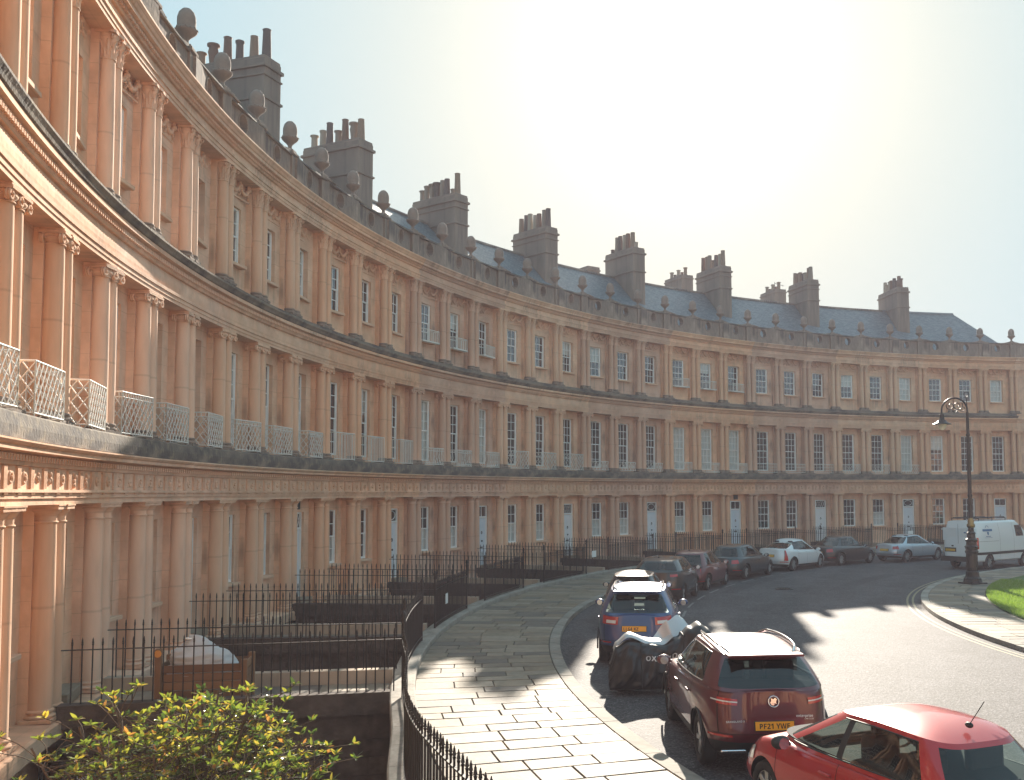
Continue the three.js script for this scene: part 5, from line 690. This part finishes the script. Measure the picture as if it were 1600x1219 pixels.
// ---------------------------------------------------------------- things on the nearest bridge and in the area before it
{
  const crate = thing('timber_crate', 'brown timber crate with a round-headed post on the nearest bridge', 'crate'); const wood = [[.20, .105, .05], [.155, .08, .04], [.24, .13, .065]].map(c => std({ color: rgb(...c), roughness: .8 })); const r = rng(5);
  for (const s of [-1, 1]) for (let i = 0; i < 5; i++) mesh('plank', rbox(1.36, .13, .025, .006, (r() - .5) * .02, .08 + i * .145, s * .4), wood[i % 3], crate); for (const s of [-1, 1]) for (let i = 0; i < 5; i++) mesh('plank', rbox(.025, .13, .78, .006, s * .69, .08 + i * .145, 0), wood[(i + 1) % 3], crate);
  for (const [x, z] of [[-.7, .42], [.7, .42], [-.7, -.42], [.7, -.42]]) mesh('corner_post', rbox(.11, x < 0 && z > 0 ? 1.02 : .8, .11, .02, x, (x < 0 && z > 0 ? .51 : .4), z), wood[0], crate);
  mesh('post_disc', at(new THREE.CylinderGeometry(.06, .06, .02, 18), -.7, .94, .485, 0, Math.PI / 2), std({ color: rgb(.6, .25, .04), roughness: .5 }), crate);
  crate.position.copy(onRing(-4.62, 45.9, .006)); crate.rotation.y = -ang(-4.6) + Math.PI / 2 + Math.PI;
  const sack = thing('white_sack', 'white plastic sack heaped to a peak in the timber crate', 'sack'); const nz = fbm(61, 6, 4), ps = [], us = [], ix = [], N = 60, K = 30;
  for (let j = 0; j <= K; j++) for (let i = 0; i < N; i++) { const a = i / N * 6.283, t = j / K, f = (nz(i / N, t * .9) - .5) * .5, cr = .06 * Math.abs(Math.sin(a * 4 + t * 5)) + .05 * Math.sin(a * 7 - t * 9); const rad = Math.sqrt(Math.max(0, 1 - Math.pow(t, 1.5))) * (1 + f + cr * (1 - t)), px = -.30 * Math.pow(t, 1.2); ps.push(Math.cos(a) * rad * .56 + px, .52 + Math.pow(t, .9) * .58 * (1 + .16 * Math.sin(a + 2)) + f * .12, Math.sin(a) * rad * .36); us.push(i / N, t); } for (let j = 0; j < K; j++) for (let i = 0; i < N; i++) { const a = j * N + i, b = j * N + (i + 1) % N; ix.push(a, a + N, b, b, a + N, b + N); }
  mesh('plastic', build(ps, ix, us), phy({ color: rgb(.62, .63, .64), roughness: 1, transmission: .3, thickness: 0, side: THREE.DoubleSide }), sack); mesh('tie', at(new THREE.TorusGeometry(.05, .018, 6, 14), -.30, 1.12, 0, 0, Math.PI / 2), M.white, sack); sack.position.copy(crate.position); sack.rotation.y = crate.rotation.y;
  // glossy evergreen shrub rising from the area
  const sh = thing('evergreen_shrub', 'glossy evergreen shrub with yellow-green leaves rising from the nearest sunken area', 'shrub'); const q = rng(1717); sh.position.copy(onRing(-6.55, 45.6, AREA_Y));
  const leafG = (() => { const p = [], u = [], x = [], n = 6; for (let i = 0; i <= n; i++) { const t = i / n, w = .5 * Math.pow(Math.sin(Math.PI * Math.pow(t, .8) * .98 + .02), .8), bend = -.25 * t * t; for (const s of [-1, 0, 1]) { p.push(s * w * .38, (s ? .035 : 0) + bend, t); u.push(s * .5 + .5, t); } } for (let i = 0; i < n; i++) for (let s = 0; s < 2; s++) { const a = i * 3 + s; x.push(a, a + 1, a + 3, a + 1, a + 4, a + 3); } return build(p, x, u); })();
  const LM = [[.20, .27, .03], [.34, .36, .04], [.50, .40, .05], [.06, .11, .02], [.52, .25, .05]].map(c => phy({ color: rgb(...c), roughness: .95, transmission: .55, thickness: 0, side: THREE.DoubleSide, clearcoat: .6, clearcoatRoughness: .18 }));
  const groups = LM.map(() => []), twigs = [], m4 = new THREE.Matrix4(), dir = V3(0, 0, 0);
  const stem = (a, b, r0, r1) => { const mid = a.clone().lerp(b, .5).add(V3((q() - .5) * .12, .05, (q() - .5) * .12)); const g = new THREE.TubeGeometry(new THREE.CatmullRomCurve3([a, mid, b]), 6, (r0 + r1) / 2, 5); twigs.push(g); };
  const rosette = (p, up, nL, size) => { for (let i = 0; i < nL; i++) { const a = i * 2.4 + q(), el = .15 + q() * .9; const d = V3(Math.cos(a) * Math.cos(el), Math.sin(el) * .9, Math.sin(a) * Math.cos(el)).addScaledVector(up, .3).normalize(); const qu = new THREE.Quaternion().setFromUnitVectors(V3(0, 0, 1), d), tw = new THREE.Quaternion().setFromAxisAngle(V3(0, 0, 1), (q() - .5) * 1.6); const s = size * (.7 + .6 * q()); const g = leafG.clone(); g.applyMatrix4(m4.compose(p.clone().addScaledVector(up, -.03 * i * size), qu.multiply(tw), V3(s, s, s))); const w = q(); groups[w < .34 ? 0 : w < .52 ? 1 : w < .66 ? 2 : w < .93 ? 3 : 4].push(g); } };
  for (let i = 0; i < 46; i++) {
    const a = q() * 6.283, rr = Math.sqrt(q()), foot = V3((q() - .5) * .5, 0, (q() - .5) * .5), tip = V3(Math.cos(a) * rr * 2.0, 2.85 + (1 - rr * rr) * .75 + (q() - .5) * .7, Math.sin(a) * rr * 1.9); const knee = foot.clone().lerp(tip, .55).add(V3(0, .2, 0)); stem(foot, knee, .03, .02); stem(knee, tip, .02, .01);
    for (let j = 0; j < 25; j++) { const b = knee.clone().lerp(tip, .1 + q() * .85), e = b.clone().add(V3((q() - .5) * 1.1, (q() - .25) * .6, (q() - .5) * 1.1)); stem(b, e, .008, .004); rosette(e, e.clone().sub(b).normalize(), 8, .102); }
  }
  mesh('stems', join(twigs), std({ color: rgb(.10, .07, .045), roughness: .9 }), sh);
  const cr = new THREE.Group(); cr.name = 'crown'; groups.forEach((g, i) => { if (g.length) mesh('leaves', join(g), LM[i], sh, 'stuff'); });
  // steps down to the basement with a handrail
  const st = thing('area_steps', 'stone steps with an iron handrail down to the nearest basement', 'steps'); st.position.copy(onRing(-8.4, 43.9, AREA_Y)); st.rotation.y = -ang(-8.4);
  for (let i = 0; i < 12; i++) mesh('step', rbox(.30, .22 * (12 - i), .95, .015, i * .28, .11 * (12 - i), 0), M.grimeShade, st); mesh('handrail', join([bar(V3(-.1, 3.45, -.5), V3(3.2, .95, -.5), .02), ...Array.from({ length: 8 }, (_, i) => bar(V3(i * .42, 3.35 - i * .315, -.5), V3(i * .42, 2.55 - i * .315, -.5), .01))]), M.iron, st);
}
renderer.render(scene, camera);
